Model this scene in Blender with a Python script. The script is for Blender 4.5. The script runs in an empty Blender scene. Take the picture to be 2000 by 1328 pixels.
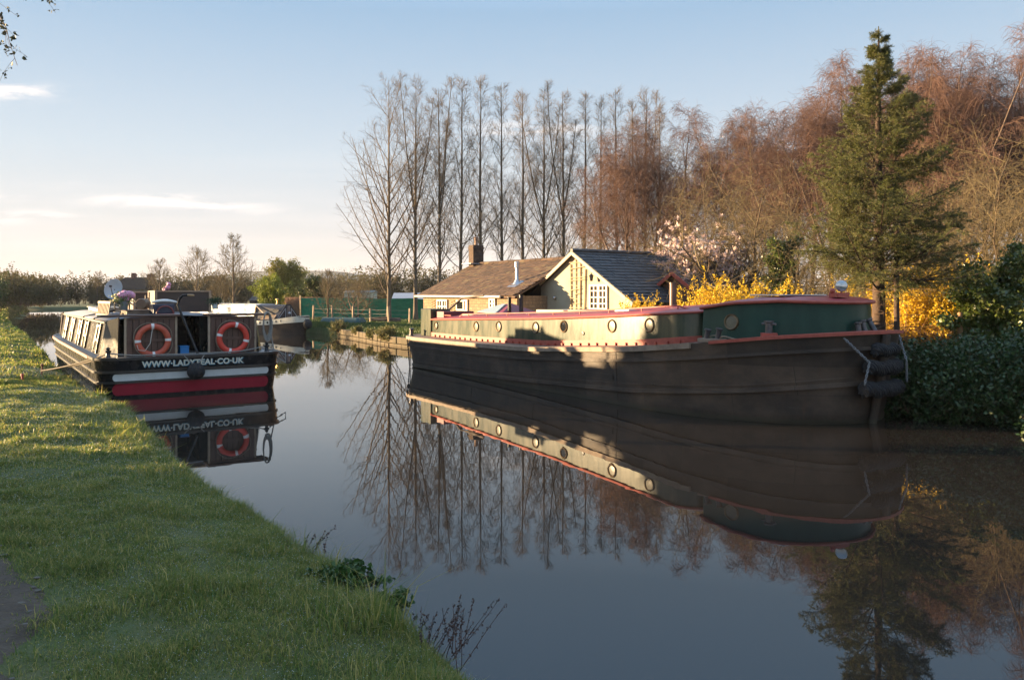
import bpy, bmesh, math, random
import numpy as np
from mathutils import Vector, Matrix

S = bpy.context.scene
COL = S.collection
R = math.radians

# ------------------------------------------------------------------ camera
F, HX, HY, CAMZ = 1525.0, 1000.0, 577.0, 2.3
cam = bpy.data.objects.new('camera', bpy.data.cameras.new('camera'))
COL.objects.link(cam)
cam.location = (0, 0, CAMZ)
cam.rotation_euler = (R(90), 0, 0)
cam.data.sensor_width = 36
cam.data.lens = 36 * F / 2000
cam.data.shift_y = -87 / 2000
cam.data.clip_end = 6000
S.camera = cam

# ------------------------------------------------------------------ sun and sky
SUN_EL = R(6.3)
SUN_DIR = Vector((-0.985 * math.cos(SUN_EL), 0.17 * math.cos(SUN_EL), math.sin(SUN_EL))).normalized()
sun = bpy.data.objects.new('sun', bpy.data.lights.new('sun', 'SUN'))
COL.objects.link(sun)
sun.data.energy = 5.0
sun.data.angle = R(0.6)
sun.data.color = (1.0, 0.70, 0.38)
sun.rotation_euler = SUN_DIR.to_track_quat('Z', 'Y').to_euler()

W = bpy.data.worlds.new('World')
S.world = W
W.use_nodes = True


def nd(nt, t, **kw):
    n = nt.nodes.new(t)
    for k, v in kw.items():
        if k.startswith('i_'):
            key = k[2:]
            n.inputs[int(key) if key.isdigit() else key.replace('_', ' ')].default_value = v
        else:
            setattr(n, k, v)
    return n


def lk(nt, a, b):
    nt.links.new(a, b)


def math_node(nt, op, a, b=None, clamp=False):
    n = nt.nodes.new('ShaderNodeMath')
    n.operation = op
    n.use_clamp = clamp
    for i, v in enumerate((a, b)):
        if v is None:
            continue
        if hasattr(v, 'is_linked') or hasattr(v, 'links'):
            nt.links.new(v, n.inputs[i])
        else:
            n.inputs[i].default_value = v
    return n.outputs[0]


def build_world():
    nt = W.node_tree
    nt.nodes.clear()
    out = nd(nt, 'ShaderNodeOutputWorld')
    bg = nd(nt, 'ShaderNodeBackground')
    bg.inputs['Strength'].default_value = 0.15
    lk(nt, bg.outputs[0], out.inputs[0])
    sky = nd(nt, 'ShaderNodeTexSky')
    sky.sky_type = 'NISHITA'
    sky.sun_disc = False
    sky.sun_elevation = SUN_EL
    sky.sun_rotation = math.atan2(SUN_DIR.x, SUN_DIR.y)
    sky.altitude = 60
    sky.air_density = 1.15
    sky.dust_density = 1.0
    sky.ozone_density = 2.2
    tc = nd(nt, 'ShaderNodeTexCoord')
    sep = nd(nt, 'ShaderNodeSeparateXYZ')
    lk(nt, tc.outputs['Generated'], sep.inputs[0])
    X, Y, Z = sep.outputs
    ys = math_node(nt, 'MAXIMUM', Y, 0.05)
    u = math_node(nt, 'DIVIDE', X, ys)
    v = math_node(nt, 'DIVIDE', Z, ys)
    comb = nd(nt, 'ShaderNodeCombineXYZ')
    lk(nt, math_node(nt, 'MULTIPLY', u, 9.0), comb.inputs[0])
    lk(nt, math_node(nt, 'MULTIPLY', v, 55.0), comb.inputs[1])
    noi = nd(nt, 'ShaderNodeTexNoise', i_Scale=1.0, i_Detail=6.0, i_Roughness=0.6)
    noi.inputs['Distortion'].default_value = 0.6
    lk(nt, comb.outputs[0], noi.inputs['Vector'])
    comb2 = nd(nt, 'ShaderNodeCombineXYZ')
    lk(nt, math_node(nt, 'MULTIPLY', u, 2.2), comb2.inputs[0])
    lk(nt, math_node(nt, 'MULTIPLY', v, 40.0), comb2.inputs[1])
    noi2 = nd(nt, 'ShaderNodeTexNoise', i_Scale=1.0, i_Detail=5.0)
    lk(nt, comb2.outputs[0], noi2.inputs['Vector'])
    total = None
    # drifting patches of cloud, each an azimuth/elevation spot of the sky
    for px, py, sx, sy, st in ((15, 180, 95, 13, 1.5), (290, 391, 110, 12, 1.7), (410, 402, 60, 8, 1.3),
                               (1030, 255, 110, 15, 1.3), (40, 425, 110, 12, 1.5), (500, 410, 60, 14, .5), (20, 385, 40, 9, .6),
                               (120, 365, 90, 10, .3), (330, 470, 260, 10, .35)):
        du = math_node(nt, 'MULTIPLY', math_node(nt, 'SUBTRACT', u, (px - HX) / F), F / sx)
        dv = math_node(nt, 'MULTIPLY', math_node(nt, 'SUBTRACT', v, (HY - py) / F), F / sy)
        r2 = math_node(nt, 'ADD', math_node(nt, 'MULTIPLY', du, du), math_node(nt, 'MULTIPLY', dv, dv))
        g = math_node(nt, 'MULTIPLY', math_node(nt, 'EXPONENT', math_node(nt, 'MULTIPLY', r2, -1.0)), st)
        total = g if total is None else math_node(nt, 'ADD', total, g)
    nz = nd(nt, 'ShaderNodeMapRange', i_1=0.40, i_2=0.62)
    lk(nt, noi.outputs[0], nz.inputs[0])
    clouds = math_node(nt, 'MULTIPLY', total, nz.outputs[0], True)
    # thin veils low over the horizon
    low = nd(nt, 'ShaderNodeMapRange', i_1=0.20, i_2=0.02)
    lk(nt, v, low.inputs[0])
    nz2 = nd(nt, 'ShaderNodeMapRange', i_1=0.44, i_2=0.75)
    lk(nt, noi2.outputs[0], nz2.inputs[0])
    veil = math_node(nt, 'MULTIPLY', math_node(nt, 'MULTIPLY', low.outputs[0], nz2.outputs[0]), 0.45)
    front = nd(nt, 'ShaderNodeMapRange', i_1=0.02, i_2=0.2)
    lk(nt, Y, front.inputs[0])
    fac = math_node(nt, 'MULTIPLY', math_node(nt, 'MAXIMUM', clouds, veil), front.outputs[0], True)
    # elevation ramp over the sky: hazy low down, top stops brightened as added fill
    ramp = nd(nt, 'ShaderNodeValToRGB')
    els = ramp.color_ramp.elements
    for k, (pos, c) in enumerate(HAZE_FILL_RAMP):
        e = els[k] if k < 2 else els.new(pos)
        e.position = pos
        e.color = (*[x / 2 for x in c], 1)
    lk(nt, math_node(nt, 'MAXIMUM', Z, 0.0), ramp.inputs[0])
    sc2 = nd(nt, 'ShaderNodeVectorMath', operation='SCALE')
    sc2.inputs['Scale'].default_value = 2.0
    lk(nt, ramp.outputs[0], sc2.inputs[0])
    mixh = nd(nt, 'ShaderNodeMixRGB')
    mixh.inputs[0].default_value = HAZE_FILL_AMT
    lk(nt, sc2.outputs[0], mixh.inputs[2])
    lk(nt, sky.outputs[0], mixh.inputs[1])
    mix = nd(nt, 'ShaderNodeMixRGB')
    mix.inputs[2].default_value = CLOUD_COL
    lk(nt, fac, mix.inputs[0])
    lk(nt, mixh.outputs[0], mix.inputs[1])
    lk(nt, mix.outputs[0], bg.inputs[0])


HAZE_FILL_RAMP = ((0, (1.12, 1.01, .98)), (1, (.75, 1.08, 1.6)), (.06, (1.08, 1.05, 1.07)), (.17, (.86, .99, 1.12)), (.34, (.48, .72, 1.0)), (.44, (.58, .95, 1.42)), (.62, (.74, 1.06, 1.5)))
HAZE_FILL_AMT = 0.97
CLOUD_COL = (1.55, 1.46, 1.42, 1)
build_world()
S.view_settings.view_transform = 'Standard'
S.view_settings.look = 'None'
S.view_settings.exposure = 2.3
S.view_settings.gamma = 1
S.cycles.max_bounces = 8
S.cycles.transparent_max_bounces = 8
S.cycles.caustics_reflective = False
S.cycles.caustics_refractive = False
S.cycles.use_denoising = True

# ------------------------------------------------------------------ helpers


def tag(o, label=None, cat=None, group=None, kind=None):
    for k, v in (('label', label), ('category', cat), ('group', group), ('kind', kind)):
        if v:
            o[k] = v
    return o


def empty(name, loc, rz=0, parent=None):
    o = bpy.data.objects.new(name, None)
    COL.objects.link(o)
    o.location = loc
    o.rotation_euler = (0, 0, rz)
    o.empty_display_size = 0.2
    if parent:
        o.parent = parent
    return o


def copy_tree(o, parent=None):
    c = o.copy()
    COL.objects.link(c)
    c.parent = parent
    for ch in o.children:
        copy_tree(ch, c)
    return c


def at(px, py, Y):
    return Vector(((px - HX) / F * Y, Y, CAMZ - (py - HY) / F * Y))


class MB:
    def __init__(self):
        self.v, self.f = [], []

    def add(self, verts, faces, m=None):
        n = len(self.v)
        for p in verts:
            self.v.append(tuple(m @ Vector(p)) if m is not None else tuple(p))
        for f in faces:
            self.f.append(tuple(i + n for i in f))
        return self

    def box(self, c, s, m=None, rz=0, taper=(1, 1)):
        hx, hy, hz = s[0] / 2, s[1] / 2, s[2] / 2
        mm = Matrix.Translation(c) @ Matrix.Rotation(rz, 4, 'Z')
        if m is not None:
            mm = m @ mm
        vs = []
        for z in (-hz, hz):
            tx, ty = (1, 1) if z < 0 else taper
            vs += [(-hx * tx, -hy * ty, z), (hx * tx, -hy * ty, z), (hx * tx, hy * ty, z), (-hx * tx, hy * ty, z)]
        return self.add(vs, [(3, 2, 1, 0), (4, 5, 6, 7), (0, 1, 5, 4), (1, 2, 6, 5), (2, 3, 7, 6), (3, 0, 4, 7)], mm)

    def span(self, a, b, m=None):
        a, b = Vector(a), Vector(b)
        return self.box((a + b) / 2, [abs(b[i] - a[i]) for i in range(3)], m)

    def tube(self, pts, r, n=8, closed=False, m=None):
        pts = [Vector(p) for p in pts]
        k = len(pts)
        rr = r if hasattr(r, '__len__') else [r] * k
        vs, fs = [], []
        ref = None
        for i, p in enumerate(pts):
            if closed:
                t = pts[(i + 1) % k] - pts[i - 1]
            else:
                t = pts[min(i + 1, k - 1)] - pts[max(i - 1, 0)]
            t.normalize()
            if ref is None:
                ref = Vector((0, 0, 1)) if abs(t.z) < 0.9 else Vector((1, 0, 0))
            a = ref - t * ref.dot(t)
            if a.length < 1e-4:
                a = t.orthogonal()
            a.normalize()
            ref = a
            b = t.cross(a)
            for j in range(n):
                an = 2 * math.pi * j / n
                vs.append(p + (a * math.cos(an) + b * math.sin(an)) * rr[i])
        for i in range(k if closed else k - 1):
            for j in range(n):
                a0, a1 = i * n + j, i * n + (j + 1) % n
                i2 = (i + 1) % k
                fs.append((a0, a1, i2 * n + (j + 1) % n, i2 * n + j))
        if not closed:
            fs.append(tuple(range(n - 1, -1, -1)))
            fs.append(tuple((k - 1) * n + j for j in range(n)))
        return self.add(vs, fs, m)

    def bar(self, a, b, w, h=None, m=None):
        """square-section bar from a to b"""
        a, b = Vector(a), Vector(b)
        h = h or w
        t = (b - a).normalized()
        s = t.cross(Vector((0, 0, 1)))
        if s.length < 1e-3:
            s = Vector((1, 0, 0))
        s.normalize()
        u = s.cross(t)
        vs = []
        for p in (a, b):
            for sx, sy in ((-1, -1), (1, -1), (1, 1), (-1, 1)):
                vs.append(p + s * sx * w / 2 + u * sy * h / 2)
        return self.add(vs, [(3, 2, 1, 0), (4, 5, 6, 7), (0, 1, 5, 4), (1, 2, 6, 5), (2, 3, 7, 6), (3, 0, 4, 7)], m)

    def lathe(self, prof, n=20, m=None, cap=True):
        vs, fs = [], []
        for r, z in prof:
            for j in range(n):
                a = 2 * math.pi * j / n
                vs.append((r * math.cos(a), r * math.sin(a), z))
        for i in range(len(prof) - 1):
            for j in range(n):
                fs.append((i * n + j, i * n + (j + 1) % n, (i + 1) * n + (j + 1) % n, (i + 1) * n + j))
        if cap:
            fs.append(tuple(range(n - 1, -1, -1)))
            fs.append(tuple((len(prof) - 1) * n + j for j in range(n)))
        return self.add(vs, fs, m)

    def prism(self, outline, h, m=None):
        """outline in local xy, extruded 0..h along local z"""
        n = len(outline)
        vs = [(x, y, 0) for x, y in outline] + [(x, y, h) for x, y in outline]
        fs = [tuple(range(n - 1, -1, -1)), tuple(range(n, 2 * n))]
        fs += [(i, (i + 1) % n, n + (i + 1) % n, n + i) for i in range(n)]
        return self.add(vs, fs, m)

    def loft(self, rings, closed=True, cap0=False, cap1=False, m=None):
        n = len(rings[0])
        vs = [p for r in rings for p in r]
        fs = []
        for i in range(len(rings) - 1):
            for j in range(n if closed else n - 1):
                j2 = (j + 1) % n
                fs.append((i * n + j, i * n + j2, (i + 1) * n + j2, (i + 1) * n + j))
        if cap0:
            fs.append(tuple(range(n - 1, -1, -1)))
        if cap1:
            fs.append(tuple((len(rings) - 1) * n + j for j in range(n)))
        return self.add(vs, fs, m)

    def torus(self, R0, r, n=36, k=12, m=None):
        pts = [(R0 * math.cos(2 * math.pi * i / n), R0 * math.sin(2 * math.pi * i / n), 0) for i in range(n)]
        return self.tube(pts, r, k, True, m)

    def ball(self, c, r, n=14, k=9, sq=(1, 1, 1)):
        prof = [(math.sin(math.pi * i / k) * r, -math.cos(math.pi * i / k) * r) for i in range(k + 1)]
        prof[0] = (r * .02, -r)
        prof[-1] = (r * .02, r)
        return self.lathe(prof, n, Matrix.Translation(c) @ Matrix.Diagonal((*sq, 1)))

    def build(self, name, mat, parent=None, smooth=False, bevel=0, loc=None, ang=35):
        me = bpy.data.meshes.new(name)
        me.from_pydata(self.v, [], self.f)
        me.update()
        bm = bmesh.new()
        bm.from_mesh(me)
        bmesh.ops.recalc_face_normals(bm, faces=bm.faces)
        bm.to_mesh(me)
        bm.free()
        if smooth:
            me.shade_smooth()
            me.set_sharp_from_angle(angle=R(ang))
        me.materials.append(mat)
        o = bpy.data.objects.new(name, me)
        COL.objects.link(o)
        if parent:
            o.parent = parent
        if loc is not None:
            o.location = loc
        if bevel:
            b = o.modifiers.new('bevel', 'BEVEL')
            b.width = bevel
            b.segments = 2
            b.limit_method = 'ANGLE'
        return o


def np_mesh(name, V, quads=None, tris=None, mat=None, parent=None, smooth=False):
    V = np.asarray(V, dtype=np.float32).reshape(-1, 3)
    loops, starts, tot = [], [], []
    pos = 0
    for fa, k in ((quads, 4), (tris, 3)):
        if fa is None or len(fa) == 0:
            continue
        fa = np.asarray(fa, dtype=np.int32).reshape(-1, k)
        loops.append(fa.ravel())
        starts.append(pos + np.arange(len(fa), dtype=np.int32) * k)
        tot.append(np.full(len(fa), k, dtype=np.int32))
        pos += fa.size
    loops, starts, tot = np.concatenate(loops), np.concatenate(starts), np.concatenate(tot)
    me = bpy.data.meshes.new(name)
    me.vertices.add(len(V))
    me.vertices.foreach_set('co', V.ravel())
    me.loops.add(len(loops))
    me.loops.foreach_set('vertex_index', loops)
    me.polygons.add(len(starts))
    me.polygons.foreach_set('loop_start', starts)
    me.polygons.foreach_set('loop_total', tot)
    me.update(calc_edges=True)
    if smooth:
        me.shade_smooth()
    if mat:
        me.materials.append(mat)
    o = bpy.data.objects.new(name, me)
    COL.objects.link(o)
    if parent:
        o.parent = parent
    return o


def vnoise(x, y, seed=0):
    x = np.asarray(x, dtype=np.float64)
    y = np.asarray(y, dtype=np.float64)
    xi, yi = np.floor(x).astype(np.int64), np.floor(y).astype(np.int64)
    xf, yf = x - xi, y - yi
    xf, yf = xf * xf * (3 - 2 * xf), yf * yf * (3 - 2 * yf)

    def h(a, b):
        n = (a * 374761393 + b * 668265263 + seed * 974711) & 0x7fffffff
        n = ((n ^ (n >> 13)) * 1274126177) & 0x7fffffff
        return ((n ^ (n >> 16)) & 0xffff) / 65535.0
    return (h(xi, yi) * (1 - xf) + h(xi + 1, yi) * xf) * (1 - yf) + (h(xi, yi + 1) * (1 - xf) + h(xi + 1, yi + 1) * xf) * yf


def fbm(x, y, seed=0, o=4):
    s, a = 0, 0.5
    for i in range(o):
        s = s + a * vnoise(x * 2 ** i, y * 2 ** i, seed + i * 7)
        a *= .5
    return s / (1 - .5 ** o)


# ------------------------------------------------------------------ materials
def M(name, c1, c2=None, scale=6.0, rough=0.6, bump=0.0, bscale=None, stretch=(1, 1, 1), metal=0.0, c3=None,
      spec=0.5, detail=6.0, island=False, c2pos=.85, trans=0.0, lo=0.35, hi=0.65, coat=0.0, rvar=0.0, islo=0.0):
    m = bpy.data.materials.new(name)
    m.use_nodes = True
    nt = m.node_tree
    p = nt.nodes['Principled BSDF']
    p.inputs['Roughness'].default_value = rough
    p.inputs['Metallic'].default_value = metal
    p.inputs['Specular IOR Level'].default_value = spec
    if coat:
        p.inputs['Coat Weight'].default_value = coat
        p.inputs['Coat Roughness'].default_value = 0.08
    p.inputs['Base Color'].default_value = (*c1, 1)
    colout = None
    tc = nd(nt, 'ShaderNodeTexCoord')
    mp = nd(nt, 'ShaderNodeMapping')
    mp.inputs['Scale'].default_value = stretch
    lk(nt, tc.outputs['Object'], mp.inputs[0])
    if c2 is not None:
        if island:
            src = nd(nt, 'ShaderNodeNewGeometry').outputs['Random Per Island']
        else:
            n = nd(nt, 'ShaderNodeTexNoise', i_Scale=scale, i_Detail=detail, i_Roughness=0.62)
            lk(nt, mp.outputs[0], n.inputs['Vector'])
            src = n.outputs[0]
        r = nd(nt, 'ShaderNodeValToRGB')
        e = r.color_ramp.elements
        e[0].position, e[1].position = (islo, 1.0) if island else (lo, hi)
        e[0].color, e[1].color = (*c1, 1), (*c2, 1)
        if c3 is not None:
            x = e.new(hi + (1 - hi) * .35 if not island else c2pos)
            x.color = (*c3, 1)
            if island:
                e[2].color = (*c3, 1)
                e[1].color = (*c2, 1)
        lk(nt, src, r.inputs[0])
        colout = r.outputs[0]
        lk(nt, colout, p.inputs['Base Color'])
        if rvar and not island:
            mr = nd(nt, 'ShaderNodeMapRange', i_3=max(0.02, rough - rvar), i_4=min(1, rough + rvar))
            lk(nt, src, mr.inputs[0])
            lk(nt, mr.outputs[0], p.inputs['Roughness'])
    if bump:
        n2 = nd(nt, 'ShaderNodeTexNoise', i_Scale=bscale or scale * 3, i_Detail=5.0)
        lk(nt, mp.outputs[0], n2.inputs['Vector'])
        b = nd(nt, 'ShaderNodeBump', i_Strength=bump, i_Distance=0.02)
        lk(nt, n2.outputs[0], b.inputs['Height'])
        lk(nt, b.outputs[0], p.inputs['Normal'])
    if trans:
        t = nd(nt, 'ShaderNodeBsdfTranslucent')
        if colout:
            lk(nt, colout, t.inputs[0])
        else:
            t.inputs[0].default_value = (*c1, 1)
        mx = nd(nt, 'ShaderNodeMixShader', i_0=trans)
        lk(nt, p.outputs[0], mx.inputs[1])
        lk(nt, t.outputs[0], mx.inputs[2])
        lk(nt, mx.outputs[0], nt.nodes['Material Output'].inputs[0])
    return m


def brick_mat(name, c1, c2, mortar, scale, w, h, rough=.85, msize=.02, noise=.5):
    m = M(name, c1, c2, scale=3.0, rough=rough)
    nt = m.node_tree
    p = nt.nodes['Principled BSDF']
    tc = nd(nt, 'ShaderNodeTexCoord')
    sep = nd(nt, 'ShaderNodeSeparateXYZ')
    lk(nt, tc.outputs['Object'], sep.inputs[0])
    cb = nd(nt, 'ShaderNodeCombineXYZ')
    lk(nt, math_node(nt, 'ADD', sep.outputs[0], sep.outputs[1]), cb.inputs[0])
    lk(nt, sep.outputs[2], cb.inputs[1])
    b = nd(nt, 'ShaderNodeTexBrick', i_Scale=scale)
    b.inputs['Color1'].default_value = (*c1, 1)
    b.inputs['Color2'].default_value = (*c2, 1)
    b.inputs['Mortar'].default_value = (*mortar, 1)
    b.inputs['Mortar Size'].default_value = msize
    b.inputs['Brick Width'].default_value = w
    b.inputs['Row Height'].default_value = h
    lk(nt, cb.outputs[0], b.inputs['Vector'])
    n = nd(nt, 'ShaderNodeTexNoise', i_Scale=9.0, i_Detail=6.0)
    lk(nt, tc.outputs['Object'], n.inputs['Vector'])
    mx = nd(nt, 'ShaderNodeMixRGB', blend_type='OVERLAY', i_0=noise)
    lk(nt, b.outputs[0], mx.inputs[1])
    lk(nt, n.outputs[0], mx.inputs[2])
    lk(nt, mx.outputs[0], p.inputs['Base Color'])
    bp = nd(nt, 'ShaderNodeBump', i_Strength=.6, i_Distance=.02)
    inv = math_node(nt, 'SUBTRACT', math_node(nt, 'MULTIPLY', n.outputs[0], .5), b.outputs['Fac'])
    lk(nt, inv, bp.inputs['Height'])
    lk(nt, bp.outputs[0], p.inputs['Normal'])
    return m


BLACKPAINT = M('black_paint', (.010, .010, .012), (.018, .017, .017), 5, .27, .05, 12, rvar=.06, spec=.3)
WHITEPAINT = M('white_paint', (.72, .71, .66), (.6, .58, .52), 6, .45)
REDPAINT = M('red_paint', (.34, .045, .05), (.25, .035, .04), 5, .4, .05, 20)
RUSTRED = M('rust_red', (.42, .085, .055), (.3, .06, .04), 9, .55, .15, 25, c3=(.5, .2, .12))
CREAM = M('cream_paint', (.62, .5, .33), (.52, .42, .28), 8, .6)
ROPE = M('rope', (.3, .25, .18), (.2, .165, .12), 40, .9, .4, 80)
GREYROPE = M('grey_rope', (.3, .285, .26), (.2, .19, .17), 40, .9, .4, 80)
DARKWOOD = M('dark_brown_boards', (.125, .068, .048), (.085, .045, .033), 4, .5, .15, 20, stretch=(1, 1, .15))
STEEL = M('galvanised_steel', (.55, .56, .58), (.42, .43, .45), 8, .35, metal=.9)
DARKSTEEL = M('dark_steel', (.05, .05, .055), (.03, .03, .032), 8, .4, metal=.6)
BRASS = M('brass', (.6, .38, .14), None, rough=.3, metal=.9)
GLASS = M('dark_glass', (.015, .017, .02), None, rough=.05, spec=.8)
BARKGREY = M('poplar_bark', (.16, .125, .09), (.09, .07, .05), 4, .9, .5, 14, stretch=(1, 1, .3))
TWIGGREY = M('poplar_twigs', (.15, .11, .075), None, rough=.85)
STONE = M('stone_edge', (.3, .24, .17), (.2, .16, .11), 3, .9, .7, 8)

# ------------------------------------------------------------------ terrain, canal, path
def spline(kn, n=400):
    kn = np.array(kn, float)
    ys, xs = kn[:, 0], kn[:, 1]
    m = np.gradient(xs, ys)

    def f(y):
        y = np.asarray(y, float)
        i = np.clip(np.searchsorted(ys, y) - 1, 0, len(ys) - 2)
        h = ys[i + 1] - ys[i]
        t = np.clip((y - ys[i]) / h, 0, 1)
        h00, h10 = 2 * t ** 3 - 3 * t ** 2 + 1, t ** 3 - 2 * t ** 2 + t
        h01, h11 = -2 * t ** 3 + 3 * t ** 2, t ** 3 - t ** 2
        return h00 * xs[i] + h10 * h * m[i] + h01 * xs[i + 1] + h11 * h * m[i + 1]
    return f


XL = spline([(-30, 5), (-6, 3.2), (0, 1.5), (3, .3), (4.06, -.05), (5.14, -.68), (6.06, -1.33), (7.04, -2.08), (8.64, -3.3),
             (11.2, -5.0), (14.3, -7.0), (17.0, -9.25), (20, -11.35), (24.8, -14.55), (39, -24.1), (63, -40.5), (87, -55), (113, -70), (160, -95)])
XR = spline([(-30, 20), (-6, 17), (6, 14.5), (12, 11.6), (14, 10.1), (16, 8.8), (20, 6.2), (28, 0.4), (33, -3.4), (35.8, -5.4), (42, -8.6), (49, -13),
             (60, -22), (90, -44), (120, -62), (160, -86)])


def ground_z(x, y):
    x = np.asarray(x, float)
    y = np.asarray(y, float)
    yc = np.clip(y, -30, 160)
    e = .25
    sl = (XL(yc + e) - XL(yc - e)) / (2 * e)
    sr = (XR(yc + e) - XR(yc - e)) / (2 * e)
    wob = .10 * (fbm(x * 2.2, y * 2.2, 3) - .5)
    dl = (x - XL(yc)) / np.sqrt(1 + sl * sl) + wob
    dr = (XR(yc) - x) / np.sqrt(1 + sr * sr)
    s = np.minimum(dl, dr)
    s = np.where(y > 158, -(y - 158) * .6 - 1, s)
    left = dl < dr
    b = -s
    # left towpath bank
    zl = np.interp(b, [-3, -.6, -.1, 0, .12, .35, 1.2, 3, 7, 14], [-1.3, -.8, -.35, .02, .20, .30, .42, .5, .52, .55])
    zl = zl + np.clip(b, 0, 1) * (.14 * (fbm(x * .9, y * .9, 11) - .5) + .1 * (fbm(x * 3, y * 3, 5) - .5))
    zr = np.interp(b, [-3, -.5, -.05, 0, .06, .25, 2, 12, 30], [-1.3, -.9, -.7, -.1, .36, .42, .44, .3, .08])
    zr = zr + np.clip(b, 0, 1) * (.1 * (fbm(x * .7, y * .7, 21) - .5))
    z = np.where(left, zl, zr)
    far = np.clip((y - 200) / 1500, 0, 1)
    return z - far * 1.0


def axis(segs):
    out = [np.arange(a, b, s) for a, b, s in segs]
    return np.concatenate(out)


def geo(a, b, n):
    return a + (b - a) * (np.geomspace(1, 200, n) - 1) / 199


xs = np.concatenate([-geo(40, 3000, 22)[::-1], np.arange(-39.7, -11, .3), np.arange(-11, 1, .08), np.arange(1, 18, .2), geo(18, 3000, 34)])
ys = np.concatenate([np.arange(-40, 2, 2.0), np.arange(2, 19, .08), np.arange(19, 62, .25), geo(62, 4000, 46)])
GX, GY = np.meshgrid(xs, ys)
GZ = ground_z(GX, GY)
nx, ny = len(xs), len(ys)
idx = np.arange(nx * ny).reshape(ny, nx)
Q = np.stack([idx[:-1, :-1], idx[:-1, 1:], idx[1:, 1:], idx[1:, :-1]], -1).reshape(-1, 4)
GROUND = M('turf_soil', (.06, .085, .022), (.10, .10, .035), 1.3, .95, .5, 20, c3=(.07, .06, .03))
g = np_mesh('ground', np.stack([GX, GY, GZ], -1), Q, mat=GROUND, smooth=True)
tag(g, kind='structure')


def water_mat():
    m = bpy.data.materials.new('canal_water')
    m.use_nodes = True
    nt = m.node_tree
    p = nt.nodes['Principled BSDF']
    p.inputs['Base Color'].default_value = (.024, .0195, .0155, 1)
    p.inputs['Roughness'].default_value = 0.012
    p.inputs['IOR'].default_value = 1.45
    p.inputs['Specular IOR Level'].default_value = 0.5
    tc = nd(nt, 'ShaderNodeTexCoord')
    mp = nd(nt, 'ShaderNodeMapping')
    mp.inputs['Rotation'].default_value = (0, 0, R(30))
    mp.inputs['Scale'].default_value = (.6, 1.6, 1)
    lk(nt, tc.outputs['Object'], mp.inputs[0])
    n = nd(nt, 'ShaderNodeTexNoise', i_Scale=1.1, i_Detail=2.0)
    lk(nt, mp.outputs[0], n.inputs['Vector'])
    b = nd(nt, 'ShaderNodeBump', i_Strength=.018, i_Distance=.05)
    lk(nt, n.outputs[0], b.inputs['Height'])
    lk(nt, b.outputs[0], p.inputs['Normal'])
    return m


yw = np.concatenate([np.arange(-40, 62, 1.0), geo(62, 165, 20)])
ycl = np.clip(yw, -30, 160)
WL, WR = XL(ycl) - .45, XR(ycl) + .1
V = np.concatenate([np.stack([WL, yw, 0 * yw], -1), np.stack([WR, yw, 0 * yw], -1)])
k = len(yw)
i = np.arange(k - 1)
wat = np_mesh('water', V, np.stack([i, k + i, k + i + 1, i + 1], -1), mat=water_mat(), smooth=True)
tag(wat, kind='structure')


# towpath: bare trodden earth
def path_edge(y):
    return np.interp(y, [-2, 2, 3.65, 4.6, 5.8, 8, 12], [-.75, -1.6, -2.12, -2.6, -3.65, -5.6, -9.4]) + .28 * (fbm(y * 1.3, y * 0 + 2, 9) - .5) + .16 * (vnoise(y * 6.5, y * 0 + 4, 19) - .5)


py_ = np.arange(-2, 12, .08)
tt = np.linspace(0, 1, 22)
PX = path_edge(py_)[:, None] - tt[None, :] * 1.7
PY = np.repeat(py_[:, None], 22, 1)
edge = np.minimum(tt, 1 - tt)[None, :]
PZ = ground_z(PX, PY) + .016 - .05 * (1 - np.clip(edge * 7, 0, 1)) + .02 * (fbm(PX * 5, PY * 5, 4) - .5) * np.clip(edge * 6, 0, 1)
idx = np.arange(PX.size).reshape(PX.shape)
Q = np.stack([idx[:-1, :-1], idx[:-1, 1:], idx[1:, 1:], idx[1:, :-1]], -1).reshape(-1, 4)
EARTH = M('trodden_earth', (.062, .044, .03), (.095, .07, .05), 5, .95, 1.0, 22, c3=(.13, .105, .078))
pth = np_mesh('path', np.stack([PX, PY, PZ], -1), Q, mat=EARTH, smooth=True)
tag(pth, kind='structure')
rng = np.random.default_rng(5)


def stones():
    mb = MB()
    rr = random.Random(3)
    for _ in range(150):
        y = rr.uniform(2.5, 7)
        x = float(path_edge(y)) - rr.uniform(.05, 1.4)
        s = rr.uniform(.008, .026)
        z = float(ground_z(x, y)) + .012
        mb.ball((x, y, z), s, 7, 5, (rr.uniform(.8, 1.6), rr.uniform(.8, 1.4), .35))
    o = mb.build('gravel', M('pebbles', (.10, .088, .07), (.16, .14, .115), 3, .85), smooth=True, ang=60)
    tag(o, 'grey stones trodden into the bare earth of the towpath', 'stones', kind='stuff')


stones()


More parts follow.
